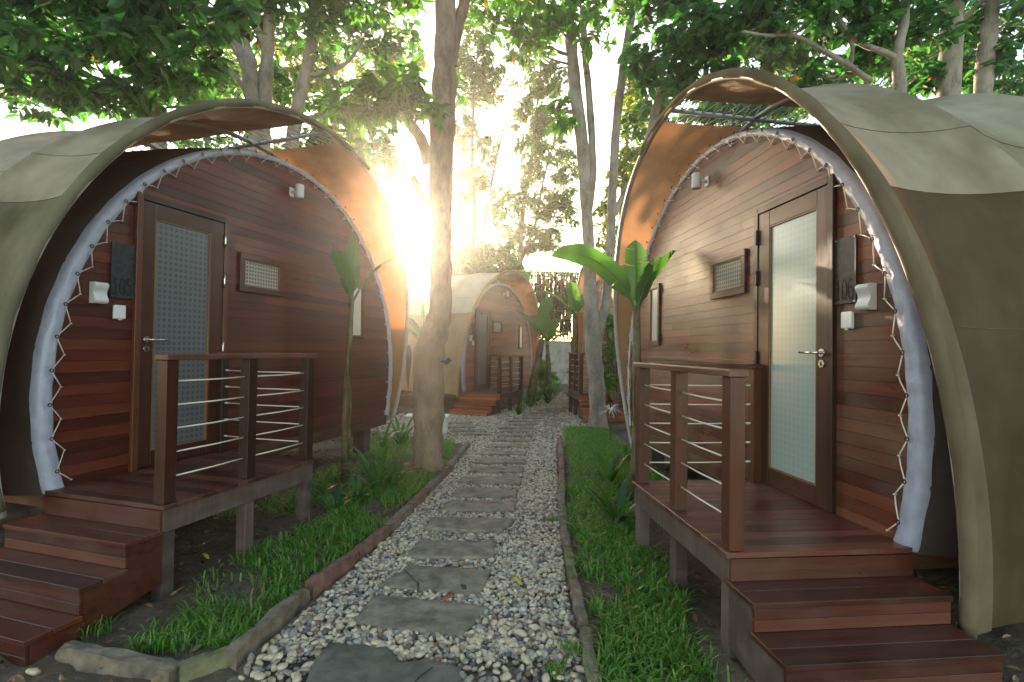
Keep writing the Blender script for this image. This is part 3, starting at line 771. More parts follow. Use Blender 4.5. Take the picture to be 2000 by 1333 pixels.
for i, (px, lab) in enumerate(FS):
    P = [tuple(gnd(*q, z=.042).xy) for q in px]
    if i >= 4:
        cy = sum(q[1] for q in P)/len(P); P = [(q[0], cy+(q[1]-cy)*(.84 if i < 8 else .74)) for q in P]
    b = rough_slab(P, .0, .042 if i < 3 else .046, 100+i, .010 if i < 10 else .012)
    o = b.build('flagstone', M['stone2'] if i == 0 else M['stone'])
    tag(o, lab, 'flagstone', 'flagstones laid across the pebble path'); STZ.append(P)
    if i in (0, 2):                                     # cracks as thin dark inlays
        cb = MB(); C = [(845,1303),(820,1322),(795,1350)] if i == 0 else [(789,1112),(806,1130),(817,1140),(816,1158)]
        if i == 2: pass
        pts = [gnd(*q, z=.0465) for q in C]; w_ = .004
        for p, q in zip(pts[:-1], pts[1:]): cb.quad((p.x-w_, p.y, p.z), (p.x+w_, p.y, p.z), (q.x+w_, q.y, q.z), (q.x-w_, q.y, q.z))
        cb.build('crack', M['digit'], o)
def in_poly(x, y, P, pad=0.0):
    inside = np.zeros(x.shape, bool); n = len(P)
    for i in range(n):
        x1, y1 = P[i]; x2, y2 = P[(i+1) % n]
        if y1 == y2: continue
        c = ((y1 > y) != (y2 > y)) & (x < (x2-x1)*(y-y1)/(y2-y1)+x1); inside ^= c
    return inside

# ------------------------------------------------------------------ kerb stones
def kerb(p, q, h, th, mat, lab, seed):
    rr = random.Random(seed); p, q = Vector(p), Vector(q); d = q-p; L = d.length; a = math.atan2(d.y, d.x); b = MB()
    nx, ny = max(4, int(L/.07)), 3; n = (ny+1)
    # closed rough bar: cross-section points around, stations along
    prof = [(-th/2, -.04), (-th/2, h*.5), (-th/2+.006, h), (0, h+.004), (th/2-.006, h), (th/2, h*.5), (th/2, -.04)]
    G = []
    for i in range(nx+1):
        f = i/nx; e = .004 if 0 < i < nx else -.004
        G.append([(f*(L-.012)+.006+rr.uniform(-.004,.004), y_*(1 if 0 < i < nx else .93)+rr.uniform(-.007,.007), z_ + (rr.uniform(-.009,.007)+e if z_ > 0 else 0)) for (y_, z_) in prof])
    b.grid(G, sm=False); b.poly(G[0]); b.poly(G[-1][::-1])
    o = b.build('kerb_stone', mat); o.location = (p.x, p.y, 0); o.rotation_euler = (0, 0, a)
    tag(o, lab, 'kerb stone', 'stones edging the path'); return o
kk = [((-1.37,2.52),(-1.27,3.2),.095,.075,'kerb','long grey brown kerb stone at the near end of the left edging'),
 ((-1.265,3.24),(-1.13,3.78),.105,.08,'kerb_red','reddish kerb stone of the left edging, second from the camera'),
 ((-1.14,3.80),(-1.03,4.35),.09,.08,'kerb_red','brick red kerb stone of the left edging, third from the camera'),
 ((-1.04,4.37),(-.96,4.95),.085,.08,'kerb','kerb stone beside the thick left grass, fourth from the camera'),
 ((-.965,4.97),(-.90,5.5),.08,.08,'kerb_red','kerb stone with a reddish chipped end, fifth in the left edging'),
 ((-.905,5.52),(-.84,6.1),.08,.08,'kerb','kerb stone just before the big tree trunk in the left edging'),
 ((-.845,6.12),(-.80,6.62),.08,.08,'kerb_red','kerb stone beside the base of the big tree trunk'),
 ((-.80,6.65),(-.755,7.35),.08,.075,'kerb','kerb stone just past the big tree trunk'),
 ((-.755,7.38),(-.70,8.3),.08,.075,'kerb','last stone of the left edging, at the grass corner'),
 ((-2.25,2.60),(-1.56,2.42),.075,.085,'kerb','dull grey stone lying across the foot of the left steps'),
 ((-1.55,2.42),(-1.385,2.56),.09,.07,'kerb_moss','short mossy yellowish stone turning the corner of the left edging'),
 ((.395,2.15),(.425,2.85),.075,.07,'kerb','nearest kerb stone of the right edging, cut by the picture edge'),
 ((.425,2.88),(.435,3.42),.075,.065,'kerb','second kerb stone from the camera in the right edging'),
 ((.435,3.44),(.455,3.95),.08,.065,'kerb_moss','mossy kerb stone, third from the camera in the right edging'),
 ((.455,3.97),(.475,4.45),.08,.07,'kerb','fourth kerb stone from the camera in the right edging'),
 ((.48,4.47),(.51,5.0),.08,.07,'kerb','fifth kerb stone from the camera in the right edging'),
 ((.51,5.02),(.585,5.75),.08,.08,'kerb','sixth kerb stone in the right edging beside the strap leaved clump'),
 ((.59,5.77),(.66,6.5),.08,.08,'kerb_red','reddish seventh kerb stone in the right edging'),
 ((.66,6.52),(.74,7.4),.08,.08,'kerb_red','reddish eighth kerb stone in the right edging'),
 ((.74,7.42),(.80,8.2),.08,.085,'kerb','ninth kerb stone in the right edging, pinkish brown'),
 ((.80,8.22),(.86,8.9),.08,.09,'kerb_red','farthest kerb stone of the right edging at the grass corner')]
for i, (p, q, h, th, mt, lab) in enumerate(kk): kerb(p, q, h, th, M[mt], lab, 50+i)

# ------------------------------------------------------------------ pebbles
def ico(sub):
    import bmesh
    bm = bmesh.new(); bmesh.ops.create_icosphere(bm, subdivisions=sub, radius=1)
    V = np.array([v.co[:] for v in bm.verts]); F = np.array([[v.index for v in f.verts] for f in bm.faces]); bm.free(); return V, F
IV, IF = ico(2); JV, JF = ico(1)
def scatter(n, ylo, yhi, xlo=-3, xhi=3, spacing=.03):
    out = []
    y = NR.uniform(ylo, yhi, n*6); x = NR.uniform(xlo, xhi, n*6)
    ok = on_path(x, y, .045)
    for P in STZ:
        ok &= ~in_poly(x, y, P)
    x, y = x[ok][:n], y[ok][:n]
    return x, y
def pebble_field(x, y, zb, smin, smax, V0, F0):
    n = len(x); s = NR.uniform(smin, smax, n)*NR.choice([.8,1,1,1.25], n)
    D = np.stack([s*NR.uniform(.9,1.5,n), s*NR.uniform(.75,1.0,n), s*NR.uniform(.5,.75,n)], 1)
    a = NR.uniform(0, 2*np.pi, n); tl = NR.normal(0, .35, n)
    P = V0[None]*D[:, None]; P = P*(1+.10*np.sin(3*V0[None,:,0:1]*2+a[:,None,None]))
    X = P[...,0]*np.cos(tl)[:,None]-P[...,2]*np.sin(tl)[:,None]; Z = P[...,0]*np.sin(tl)[:,None]+P[...,2]*np.cos(tl)[:,None]; Y = P[...,1]
    X2 = X*np.cos(a)[:,None]-Y*np.sin(a)[:,None]+x[:,None]; Y2 = X*np.sin(a)[:,None]+Y*np.cos(a)[:,None]+y[:,None]; Z2 = Z+zb[:,None]
    V = np.stack([X2,Y2,Z2], -1).reshape(-1,3); F = (F0[None]+np.arange(n)[:,None,None]*len(V0)).reshape(-1,3)
    r = np.repeat(NR.uniform(0, .999, n), len(F0)); return V, F, r
Vs, Fs, Rs, off = [], [], [], 0
for (ylo, yhi, n, smin, smax, hi) in ((2.62,4.2,4600,.013,.019,True),(4.2,6.5,6200,.014,.020,False),(6.5,9,6000,.015,.022,False),(9,13,12000,.015,.022,False),(13,19,4500,.018,.027,False),(1.7,2.62,600,.013,.019,False)):
    x, y = scatter(n, ylo, yhi)
    zb = NR.uniform(.010, .030, len(x)) - (.008 if ylo > 4 else 0); V, F, r = pebble_field(x, y, zb, smin, smax, IV if hi else JV, IF if hi else JF)
    Vs.append(V); Fs.append(F+off); Rs.append(r); off += len(V)
pb = np_mesh('pebbles', np.concatenate(Vs), np.concatenate(Fs), np.concatenate(Rs), M['pebble'], True)
tag(pb, 'loose rounded cream and slate pebbles filling the path', 'pebbles', None, 'stuff')
# the 300 nearest pebbles, each its own object
kinds = [('cream', .1, 'smooth cream pebble lying loose in the near end of the path'), ('tan', .55, 'smooth tan pebble lying loose in the near end of the path'), ('grey', .80, 'smooth grey pebble lying loose in the near end of the path'), ('blue', .92, 'dark slate blue pebble lying loose in the near end of the path'), ('rust', .985, 'rusty red pebble lying loose in the near end of the path')]
pm = []
for kname, val, lab in kinds:
    for v in range(3):
        V, F, _ = pebble_field(np.zeros(1), np.zeros(1), np.zeros(1), .016, .020, IV, IF)
        o = np_mesh('pebble', V, F, np.full(len(F), val), M['pebble'], True); pm.append((o.data, lab)); bpy.data.objects.remove(o)
x, y = scatter(1400, 2.34, 3.0, -1.6, .6)
sel = []
for X, Y in zip(x, y):
    if all((X-a_)**2+(Y-b_)**2 > .030**2 for a_, b_ in sel): sel.append((X, Y))
    if len(sel) == 298: break
for X, Y in sel:
    k = rnd.choices(range(5), (.42, .18, .2, .15, .05))[0]; me, lab = pm[k*3+rnd.randrange(3)]
    o = bpy.data.objects.new('pebble', me); COL.objects.link(o); s_ = rnd.uniform(.8, 1.25)
    o.location = (X, Y, rnd.uniform(.028, .038)); o.rotation_euler = (rnd.uniform(-.3,.3), rnd.uniform(-.3,.3), rnd.uniform(0, 6.3)); o.scale = (s_,)*3
    tag(o, lab, 'pebble', 'pebbles at the near end of the path')
def single_stone(px, py, z, r_, mat, lab, sc=(1.3,1,.6)):
    V, F, _ = pebble_field(np.zeros(1), np.zeros(1), np.zeros(1), r_, r_*1.02, IV, IF)
    o = np_mesh('pebble', V, F, np.full(len(F), .1), mat, True); o.location = gnd(px, py, z); tag(o, lab, 'pebble')
single_stone(906, 1146, .052, .020, M['black'], 'black pebble resting on top of the cracked flagstone')
single_stone(880, 1163, .035, .026, M['black'], 'black pebble on the gravel just below the cracked flagstone')
single_stone(66, 1312, .03, .03, M['pebble'], 'large white pebble at the foot of the left steps')

# ------------------------------------------------------------------ grass
def blades(P, hmin, hmax, wid, lean=.85):
    n = len(P); h = NR.uniform(hmin, hmax, n); a = NR.uniform(0, 2*np.pi, n); l = h*NR.uniform(.15, 1.0, n)*lean*1.6; w = NR.uniform(.6, 1.1, n)*wid
    dx, dy = np.cos(a), np.sin(a); sx, sy = -dy, dx
    def pt(f, wf, zf, lf):
        c = P + np.stack([dx*l*lf, dy*l*lf, h*zf], 1); s_ = np.stack([sx, sy, 0*sx], 1)*(w*wf)[:,None]; return c-s_, c+s_
    A0, A1 = pt(0, .6, 0, 0); B0, B1 = pt(0, 1, .55, .25); C0, C1 = pt(0, .75, .88, .62); D0, D1 = pt(0, .08, .92, 1.05)
    V = np.stack([A0,A1,B0,B1,C0,C1,D0,D1], 1).reshape(-1,3); b = np.arange(n)[:,None]*8
    F = np.concatenate([b+np.array([[0,1,3,2]]), b+np.array([[2,3,5,4]]), b+np.array([[4,5,7,6]])], 1).reshape(-1,4)
    return V, F, np.repeat(NR.uniform(0, 1, n), 3)
def patch(name, lab, n, xf, ylo, yhi, dens, hmin, hmax, wid):
    y = NR.uniform(ylo, yhi, n); x0, x1 = xf(y); x = x0+(x1-x0)*NR.uniform(0, 1, n)
    t = np.sin(5.3*x+2.1*y+1)*.5+np.sin(2.9*x-4.7*y)*.5+np.sin(11*x+9*y)*.35+NR.normal(size=n)*.35
    e = np.minimum((x-x0)/(x1-x0), (x1-x)/(x1-x0))*4
    ok = (t > dens - np.minimum(e, 1)*.5)
    x, y = x[ok], y[ok]
    tu = NR.uniform(0, 1, len(x)) < .6                       # gather most blades in tufts
    qx, qy = np.round(x/.045)*.045 + np.sin(y*40)*.012, np.round(y/.045)*.045+np.sin(x*50)*.012
    x = np.where(tu, qx+NR.normal(size=len(x))*.008, x); y = np.where(tu, qy+NR.normal(size=len(x))*.008, y)
    P = np.stack([x, y, np.full(len(x), .005)], 1)
    V, F, r = blades(P, hmin, hmax, wid); tag(np_mesh(name, V, F, r, M['grass']), lab, 'grass', None, 'stuff')
patch('grass', 'green grass strip between the left kerb and the left porch', 8500, lambda y: (kx(KL, y)-.75+.10*np.sin(y*3)-.05*(y-3), kx(KL, y)-.05), 2.62, 6.3, .0, .04, .11, .0056)
patch('grass', 'small bright lawn patch behind the big trunk', 7000, lambda y: (np.full(y.shape, -2.4), kx(KL, y)-.05-(y-7)*.15), 7.2, 8.7, -.9, .04, .08, .0038)
patch('grass', 'lush grass strip between the right kerb and the right porch', 13500, lambda y: (kx(KR, y)+.05+.06*np.sin(y*5), np.minimum(kx(KR, y)+.66+.08*np.sin(y*4), 1.22+(y-3)*.05+.02)), 2.1, 6.0, -.15, .04, .125, .0058)
patch('grass', 'bright grass by the base of the forked tree', 13000, lambda y: (kx(KR, y)+.10, np.full(y.shape, 1.9)), 6.0, 10.4, -.9, .04, .08, .004)
patch('grass', 'sparse dark grass under the left cabin', 2200, lambda y: (np.full(y.shape, -2.6)+(y-5)*.2, np.full(y.shape, -1.9)+(y-5)*.2), 4.6, 7.6, .3, .05, .16, .003)
patch('grass', 'sparse grass under the right porch', 2600, lambda y: (np.full(y.shape, 1.3), np.full(y.shape, 1.95)), 4.3, 7.5, .1, .06, .2, .003)
def tuft(px, py, n, r_, h, lab):
    c = gnd(px, py); x = NR.normal(size=n)*r_+c.x; y = NR.normal(size=n)*r_+c.y
    V, F, r = blades(np.stack([x, y, np.full(n, .01)], 1), h*.5, h, .0035, .7); tag(np_mesh('grass_tuft', V, F, r, M['grass']), lab, 'grass tuft')
tuft(1120, 1285, 90, .035, .085, 'low grass tuft growing in the pebbles by the nearest right kerb')
tuft(1083, 1325, 80, .022, .07, 'grass tuft in the pebbles at the bottom edge of the picture')
tuft(1078, 1022, 60, .022, .07, 'small grass tuft in the pebbles beside the fourth right kerb')
tuft(180, 1245, 70, .05, .11, 'dark grass tuft beside the lowest left step')

# ------------------------------------------------------------------ strap leaved plants
def strap_leaf(b, base, az, L, w, up, droop, r, fold=.25, seg=9, tipw=.05):
    p = Vector(base); el = up; rows = []; side = Vector((-math.sin(az), math.cos(az), 0))
    for i in range(seg+1):
        f = i/seg; wf = w*min(1, .45+f*1.6)*(1-max(0, (f-.55)/.45)**1.6*(1-tipw))
        d = Vector((math.cos(az)*math.cos(el), math.sin(az)*math.cos(el), math.sin(el))); nrm = side.cross(d)
        rows.append([p-side*wf/2, p-nrm*0 - nrm*(-fold*wf*.35)*-1, p+side*wf/2])
        p = p + d*(L/seg); el -= droop*(.35+f*1.4)/seg
    b.grid(rows, r=r)
def clump(pos, n, L, w, lab, name='strap_leaf_plant', mat='lily', group='strap leaved lilies in the beds', upm=1.2, parent=None):
    b = MB()
    for k in range(n):
        az = k*2.4+rnd.uniform(-.4,.4); up = rnd.uniform(upm-.3, upm+.28)
        strap_leaf(b, (pos[0]+.025*math.cos(az), pos[1]+.025*math.sin(az), pos[2]), az, L*rnd.uniform(.6, 1.15), w*rnd.uniform(.8,1.2), up, rnd.uniform(.7, 1.9), rnd.random())
    # sheath the leaves rise from
    b.tube([(pos[0],pos[1],pos[2]-.03),(pos[0],pos[1],pos[2]+.10),(pos[0],pos[1],pos[2]+.16)], [.030,.026,.012], 8, r=.5)
    return tag(b.build(name, M[mat]), lab, 'plant', group)
CL = [((735,962),15,.62,.055,'tall strap leaved clump in the bed left of the big trunk base'),
 ((765,955),10,.5,.05,'strap leaved clump touching the big trunk, right of the tall clump'),
 ((650,1005),7,.34,.06,'upright broad leaved clump right in front of the left banana stem'),
 ((622,975),6,.36,.06,'dark upright clump by the far leg of the left porch'),
 ((697,985),7,.34,.05,'small clump just right of the left banana stem'),
 ((575,1000),5,.25,.05,'small shaded clump under the far end of the left porch'),
 ((783,872),12,.6,.055,'strap leaved clump behind the big trunk by the left cabin corner'),
 ((748,880),9,.5,.05,'clump under the far corner of the left cabin'),
 ((1207,1030),17,.55,.06,'big strap leaved clump beside the right porch'),
 ((1190,950),14,.5,.055,'strap leaved clump behind the big one, by the right banana stem'),
 ((1222,905),10,.45,.05,'clump at the foot of the far right canopy pole'),
 ((1070,790),16,.7,.07,'dark leaved clump left of the far flagstones'),
 ((1050,785),14,.7,.07,'clump by the far cabin porch'),
 ((1120,792),14,.7,.07,'strap leaved clump right of the far flagstones, before the porch legs'),
 ((1085,773),16,.8,.08,'clump at the far end of the path by the wall'),
 ((1062,768),16,.8,.08,'clump behind the far banana plants'),
 ((1035,797),9,.5,.06,'clump under the distant cabin porch'),
 ((1013,812),9,.45,.06,'small clump beside the porch legs of the distant cabin'),
 ((1195,822),12,.6,.05,'leafy clump at the foot of the forked tree')]
for q, n, L, w, lab in CL:
    p = gnd(*q); clump((p.x, p.y, .0), n, L, w, lab)
# lily in flower
p = gnd(1192, 860); r0 = empty('flowering_lily', (p.x, p.y, 0), 0, 'white spidery lily flowers on a tall stalk beside the forked tree', 'flower')
b = MB(); b.tube([(0,0,0),(.01,0,.3),(0,0,.50)], .008, 6); b.build('stalk', M['lily'], r0)
b = MB()
for k in range(34):
    az = k*2.39; strap_leaf(b, (0,0,.50), az, rnd.uniform(.2,.32), .012, rnd.uniform(.2,1.2), rnd.uniform(1.5,2.6), .5, 0, 7)
b.build('petals', M['petal'], r0)
p = gnd(1160, 905)

# ------------------------------------------------------------------ banana plants
def banana_leaf(b, base, az, L, w, up, droop, tear=.0, r=.5, pet=.18, roll=0.0, seg=22):
    p = Vector(base); el = up; side = Vector((-math.sin(az), math.cos(az), 0)); st = []
    for i in range(seg+1):
        d = Vector((math.cos(az)*math.cos(el), math.sin(az)*math.cos(el), math.sin(el))); st.append((p.copy(), d, side.cross(d)))
        p = p+d*(L/seg); el -= droop/seg*(.3+1.4*i/seg)
    b.tube([s_[0] for s_ in st[:-1]], [max(.003, .016*(1-i/seg)) for i in range(seg)], 6, r=.9)
    k0 = int(seg*pet)
    for sd in (-1, 1):
        prev = None; skip = 0
        for i in range(k0, seg+1):
            f = (i-k0)/(seg-k0); wf = w*.5*min(1, (f*5.5)**.6 if f > 0 else 0)*(1-max(0,(f-.6)/.4)**2.2)
            wf *= 1+rnd.uniform(-.05,.05)*(1+tear*3); c, d, nn = st[i]
            s_ = (side*math.cos(roll)+nn*math.sin(roll))*sd; back = d*wf*.18
            up_ = nn*(.10*wf)
            row = [c+nn*.002, c+s_*wf*.5+up_+back*.4, c+s_*wf+up_*.4+back-nn*wf*.12]
            if prev and not (tear and rnd.random() < tear*.35): b.grid([prev, row], r=r+rnd.uniform(-.06,.06))
            elif prev:
                q = [prev[0], prev[1].lerp(row[1],.0), prev[2].lerp(row[2], .25)]; b.grid([prev, [row[0], prev[1].lerp(row[1], .7), prev[2].lerp(row[2], .55)]], r=r)
            prev = row
def banana(pos, stem_pts, rad, leaves, lab, dry=.45):
    r0 = empty('banana_plant', pos, 0, lab, 'banana plant', 'young banana plants between the cabins')
    P = [Vector(q) for q in stem_pts]; n = len(P); k = max(1, int(n*dry))
    b = MB(); b.tube(P, [rad*(1.15-.45*i/(n-1)) for i in range(n)], 10); b.build('stem', M['bstem'], r0)
    b = MB()
    for j in range(7):                                     # dry sheath strips hugging the stem
        az = rnd.uniform(0,6.3); z0 = rnd.uniform(.1, .6); hgt = P[-1].z; q0 = P[0].lerp(P[-1], z0); q1 = P[0].lerp(P[-1], min(1, z0+.25))
        o_ = Vector((math.cos(az), math.sin(az), 0)); b.tube([q0+o_*rad*.9, q0.lerp(q1,.5)+o_*rad*1.15, q1+o_*(rad*1.0)], [.004,.016,.003], 6)
    b.build('dry_sheath', M['bstem_dry'], r0)
    for (az, L, w, up, dr, tear, roll, r) in leaves:
        b = MB(); banana_leaf(b, P[-1]-Vector((0,0,.05)), az, L, w, up, dr, tear, r, roll=roll); b.build('leaf', M['banana'], r0)
    return r0
bp_ = gnd(1238, 985); top = at(1243, 600, bp_.y) - bp_
banana(bp_, [(0,0,0), (.02,0,.4), (.03,0,.9), (.02,.0,1.4), (top.x, 0, top.z)], .055,
 [(3.0, 1.2, .25, 1.12, 1.6, .12, -.95, .35), (1.6, .78, .26, 1.52, .12, .5, .1, .45), (.35, .85, .22, 1.12, .5, .7, .8, .25), (-.5, .62, .2, 1.3, .4, .5, .5, .2)],
 'banana plant with one long arching leaf beside the right porch')
bp_ = gnd(672, 945); top = at(688, 585, bp_.y) - bp_
banana(bp_, [(0,0,0), (.0,0,.4), (-.01,0,.8), (.02,0,1.3), (top.x, 0, top.z)], .036,
 [(2.4, .95, .15, 1.25, .9, .5, .2, .6), (1.9, .9, .17, 1.42, .3, .3, .1, .6), (.6, .8, .22, 1.15, .9, .4, .2, .5), (-1.8, .7, .2, 1.2, .8, .3, .1, .5)],
 'thin banana plant standing in front of the left cabin wall')
bp_ = Vector((.55, 14.6, 0)); banana(bp_, [(0,0,0), (.05,0,.5), (.2,0,1.2), (.3,0,1.9)], .12,
 [(1.2, 1.5, .45, 1.3, .4, .1, 0, .6), (2.6, 1.3, .4, 1.1, .9, .3, 0, .4), (.2, 1.4, .45, 1.0, 1.2, .2, 0, .5)], 'leaning banana plant at the far corner of the distant cabin')
bp_ = Vector((1.22, 16.2, 0)); banana(bp_, [(0,0,0), (.0,0,.5), (-.05,0,1.2), (-.1,0,1.75)], .08,
 [(.1, 1.2, .5, .9, 1.5, .1, 0, .6), (.9, 1.1, .45, 1.3, .7, .3, 0, .6), (2.6, .9, .4, 1.3, .9, .3, 0, .4)], 'small banana plant before the concrete wall')
bp_ = Vector((1.78, 14.2, 0)); banana(bp_, [(0,0,0), (.0,0,.6), (-.02,0,1.5), (-.02,0,2.55)], .10,
 [(3.1, 1.7, .45, 1.0, 1.7, .3, .2, .4), (.6, 1.1, .42, 1.2, 1.0, .3, 0, .6), (1.8, 1.2, .4, 1.4, .6, .2, 0, .5), (2.4, 1.0, .3, .6, 1.5, .4, 0, .3)], 'tall banana plant beside the far right porch')
bp_ = gnd(815, 880); bp_ = Vector((-1.9, 10.6, 0)); banana(bp_, [(0,0,0), (.0,0,.5), (.02,0,1.2), (.02,0,1.75)], .05,
 [(1.6, .9, .08, 1.5, .1, .0, 0, .4), (2.7, .9, .3, 1.2, 1.3, .2, 0, .3), (3.6, .8, .3, .9, 1.7, .2, 0, .3)], 'banana shoot behind the left side of the big trunk')

# ------------------------------------------------------------------ trees
def leaf_cloud(C, Rr, n, size, droop=.3, nsub=24):
    """leaf positions: sub-clumps inside an ellipsoid; returns arrays"""
    C = np.array(C); Rr = np.array(Rr)
    d = NR.normal(size=(nsub, 3)); d /= np.linalg.norm(d, axis=1)[:,None]; sub = C+d*Rr*(NR.uniform(.1, 1.05, (nsub,1))**.5)
    k = NR.integers(0, nsub, n); q = NR.normal(size=(n,3)); q /= np.linalg.norm(q, axis=1)[:,None]
    return sub[k]+q*(Rr*.24)*(NR.uniform(0,1,(n,1))**.5)
def leaves(P, size, aspect=.48, droop=.35, vary=.55):
    n = len(P); L = size*NR.uniform(1-vary, 1+vary, n); az = NR.uniform(0, 2*np.pi, n); el = NR.normal(-droop, .45, n)
    a = np.stack([np.cos(az)*np.cos(el), np.sin(az)*np.cos(el), np.sin(el)], 1)
    ref = np.stack([NR.normal(0,.45,n), NR.normal(0,.45,n), np.ones(n)], 1); s = np.cross(a, ref); s /= np.linalg.norm(s, axis=1)[:,None]; nn = np.cross(s, a)
    Wd = L*aspect*.5
    def pt(f, w, h): return P + a*(L*f)[:,None] + s*(Wd*w)[:,None] + nn*(L*h)[:,None]
    V = np.stack([pt(0,0,0), pt(.28,.85,.06), pt(.62,.85,.05), pt(1,0,-.08), pt(.62,-.85,.05), pt(.28,-.85,.06)], 1).reshape(-1,3)
    b = np.arange(n)[:,None]*6
    F = np.concatenate([b+np.array([[0,1,2,3]]), b+np.array([[0,3,4,5]])], 1).reshape(-1,4)
    return V, F, np.repeat(NR.uniform(0,1,n), 2)
def smooth(pts, n=5):
    P = [Vector(p) for p in pts]; out = []
    for i in range(len(P)-1):
        p0 = P[max(i-1,0)]; p1 = P[i]; p2 = P[i+1]; p3 = P[min(i+2,len(P)-1)]
        for k in range(n):
            t = k/n; out.append(.5*((2*p1)+(p2-p0)*t+(2*p0-5*p1+4*p2-p3)*t*t+(3*p1-p0-3*p2+p3)*t**3))
    out.append(P[-1]); return out
def tree(name, lab, stems, clouds, leafm, barkm, size, aspect=.5, twig=.012, group='trees growing between and behind the cabins', cat='tree', ntw=5):
    base = Vector(stems[0][0][0]); base.z = 0
    r0 = empty(name, base, 0, lab, cat, group)
    b = MB(); allp = []
    for pts, ra, rb in stems:
        Q = smooth([Vector(p)-base for p in pts]); n = len(Q); rr = []
        for i in range(n):
            f = i/(n-1); rad_ = float(np.interp(f*(len(pts)-1), range(len(pts)), ra)) if isinstance(ra, list) else ra+(rb-ra)*f; rr.append(rad_*(1+.05*math.sin(i*1.7)+.04*math.sin(i*4.1)) * (1.35 if (i == 0 and Q[0].z < .1) else 1.12 if (i == 1 and Q[0].z < .1) else 1)); allp.append((Q[i], rr[-1]))
        b.tube(Q, rr, 16 if isinstance(ra, list) or ra > .08 else 8)
    Vs, Fs, Rs, off = [], [], [], 0; bb = b
    for (C, Rr, n) in clouds:
        if leafm == 'leafA': n = int(n*.70)
        P = leaf_cloud(C, Rr, n, size)
        V, F, r = leaves(P, size, aspect); Vs.append(V-np.array(base)); Fs.append(F+off); Rs.append(r); off += len(V)
        c = Vector(C)-base
        cand = sorted(allp, key=lambda t: (t[0]-c).length + .35*abs(t[0].z-(c.z-1.0)))[0]
        s0, sr_ = cand
        if (s0-c).length > 3: s0, sr_ = max(allp, key=lambda t: t[0].z)
        mid = s0.lerp(c, .5)+Vector((rnd.uniform(-.15,.15), rnd.uniform(-.15,.15), -.1 if (c-s0).length < 3 else 1.6))
        main = smooth([s0, mid, c], 4); r1 = min(sr_*.6, twig*2.6)
        bb.tube(main, [r1+(twig*.6-r1)*i/(len(main)-1) for i in range(len(main))], 6)
        for _ in range(ntw):
            s_ = main[rnd.randrange(3, len(main))]; e = Vector(P[rnd.randrange(len(P))])-base; m2 = s_.lerp(e, .5)+Vector((0,0,rnd.uniform(-.1,.15)))
            bb.tube(smooth([s_, m2, e], 3), [twig*(.6-.07*i) for i in range(7)], 5)
    b.build('trunk', M[barkm], r0)
    np_mesh('crown', np.concatenate(Vs), np.concatenate(Fs), np.concatenate(Rs), M[leafm], False, r0)
    return r0
A = at
# the big trunk in the middle
Y0 = 6.7
tree('tree', 'big brown trunk with a swollen bend and cut stubs, left of the path', [
 ([A(835,925,Y0), A(836,860,Y0), A(838,780,Y0), A(837,705,Y0), A(850,645,Y0), A(860,606,Y0), A(861,540,Y0), A(860,440,Y0), A(862,300,Y0), A(868,170,Y0), A(870,60,Y0), A(868,-160,Y0)], [.20,.195,.20,.212,.175,.150,.142,.145,.165,.165,.14,.13], 0),
 ([A(838,320,Y0), A(822,272,Y0-.1), A(800,240,Y0-.2), A(786,205,Y0-.3)], .085, .06),
 ([A(848,250,Y0), A(838,225,Y0), A(822,200,Y0-.05)], .05, .038),
 ([A(838,405,Y0), A(822,378,Y0-.05), A(806,345,Y0-.1)], .06, .045),
 ([A(876,150,Y0), A(892,60,Y0+.1), A(906,10,Y0+.1), A(940,-120,Y0+.2)], .085, .07)],
 [(A(765,175,6.0), (.42,.35,.30), 420), (A(812,215,6.2), (.3,.3,.22), 220), (A(700,205,6.2), (.35,.4,.25), 260), (A(980,-60,7.2), (1.0,.8,.5), 900), (A(760,-60,6.6), (1.0,.9,.5), 900), (A(885,170,6.9), (.2,.25,.25), 60)],
 'leafB', 'bark1', .15, .42)
# swelling and lamp on the trunk
# forked pale tree on the right of the path
Y1 = 10.4
tree('tree', 'forked pale barked tree rising in several thin stems right of the path', [
 ([A(1168,842,Y1), A(1166,760,Y1), A(1160,700,Y1), A(1156,640,Y1), A(1153,560,Y1), A(1150,480,Y1), A(1145,400,Y1), A(1138,290,Y1), A(1124,180,Y1), A(1116,90,Y1), A(1104,-40,Y1)], [.185,.17,.165,.17,.135,.12,.12,.135,.13,.12,.11], 0),
 ([A(1163,700,Y1), A(1172,640,Y1), A(1183,590,Y1), A(1189,530,Y1), A(1193,460,Y1), A(1198,340,Y1), A(1206,220,Y1), A(1222,100,Y1), A(1243,-20,Y1)], .105, .08),
 ([A(1148,420,Y1), A(1158,330,Y1), A(1150,180,Y1), A(1142,100,Y1), A(1136,-40,Y1)], .085, .06),
 ([A(1118,219,Y1), A(1095,217,Y1-.1), A(1066,211,Y1-.2)], .05, .035),
 ([A(1200,420,Y1), A(1222,370,Y1), A(1250,320,Y1+.2), A(1285,180,Y1+.4)], .06, .035)],
 [(A(1092,205,10.2), (.22,.3,.12), 60), (A(1094,240,10.2), (.22,.3,.14), 70), (A(1010,50,10), (.9,.9,.42), 420), (A(1060,20,9.8), (.7,.8,.4), 330), (A(960,20,9.8), (.5,.8,.3), 120), (A(1180,-20,9.8), (1.1,.9,.5), 420), (A(1160,60,9.5), (.4,.5,.4), 110), (A(1120,20,10), (.3,.3,.6), 150), (A(1040,80,10), (.5,.5,.25), 120)],
 'leafB', 'bark2', .19, .5)
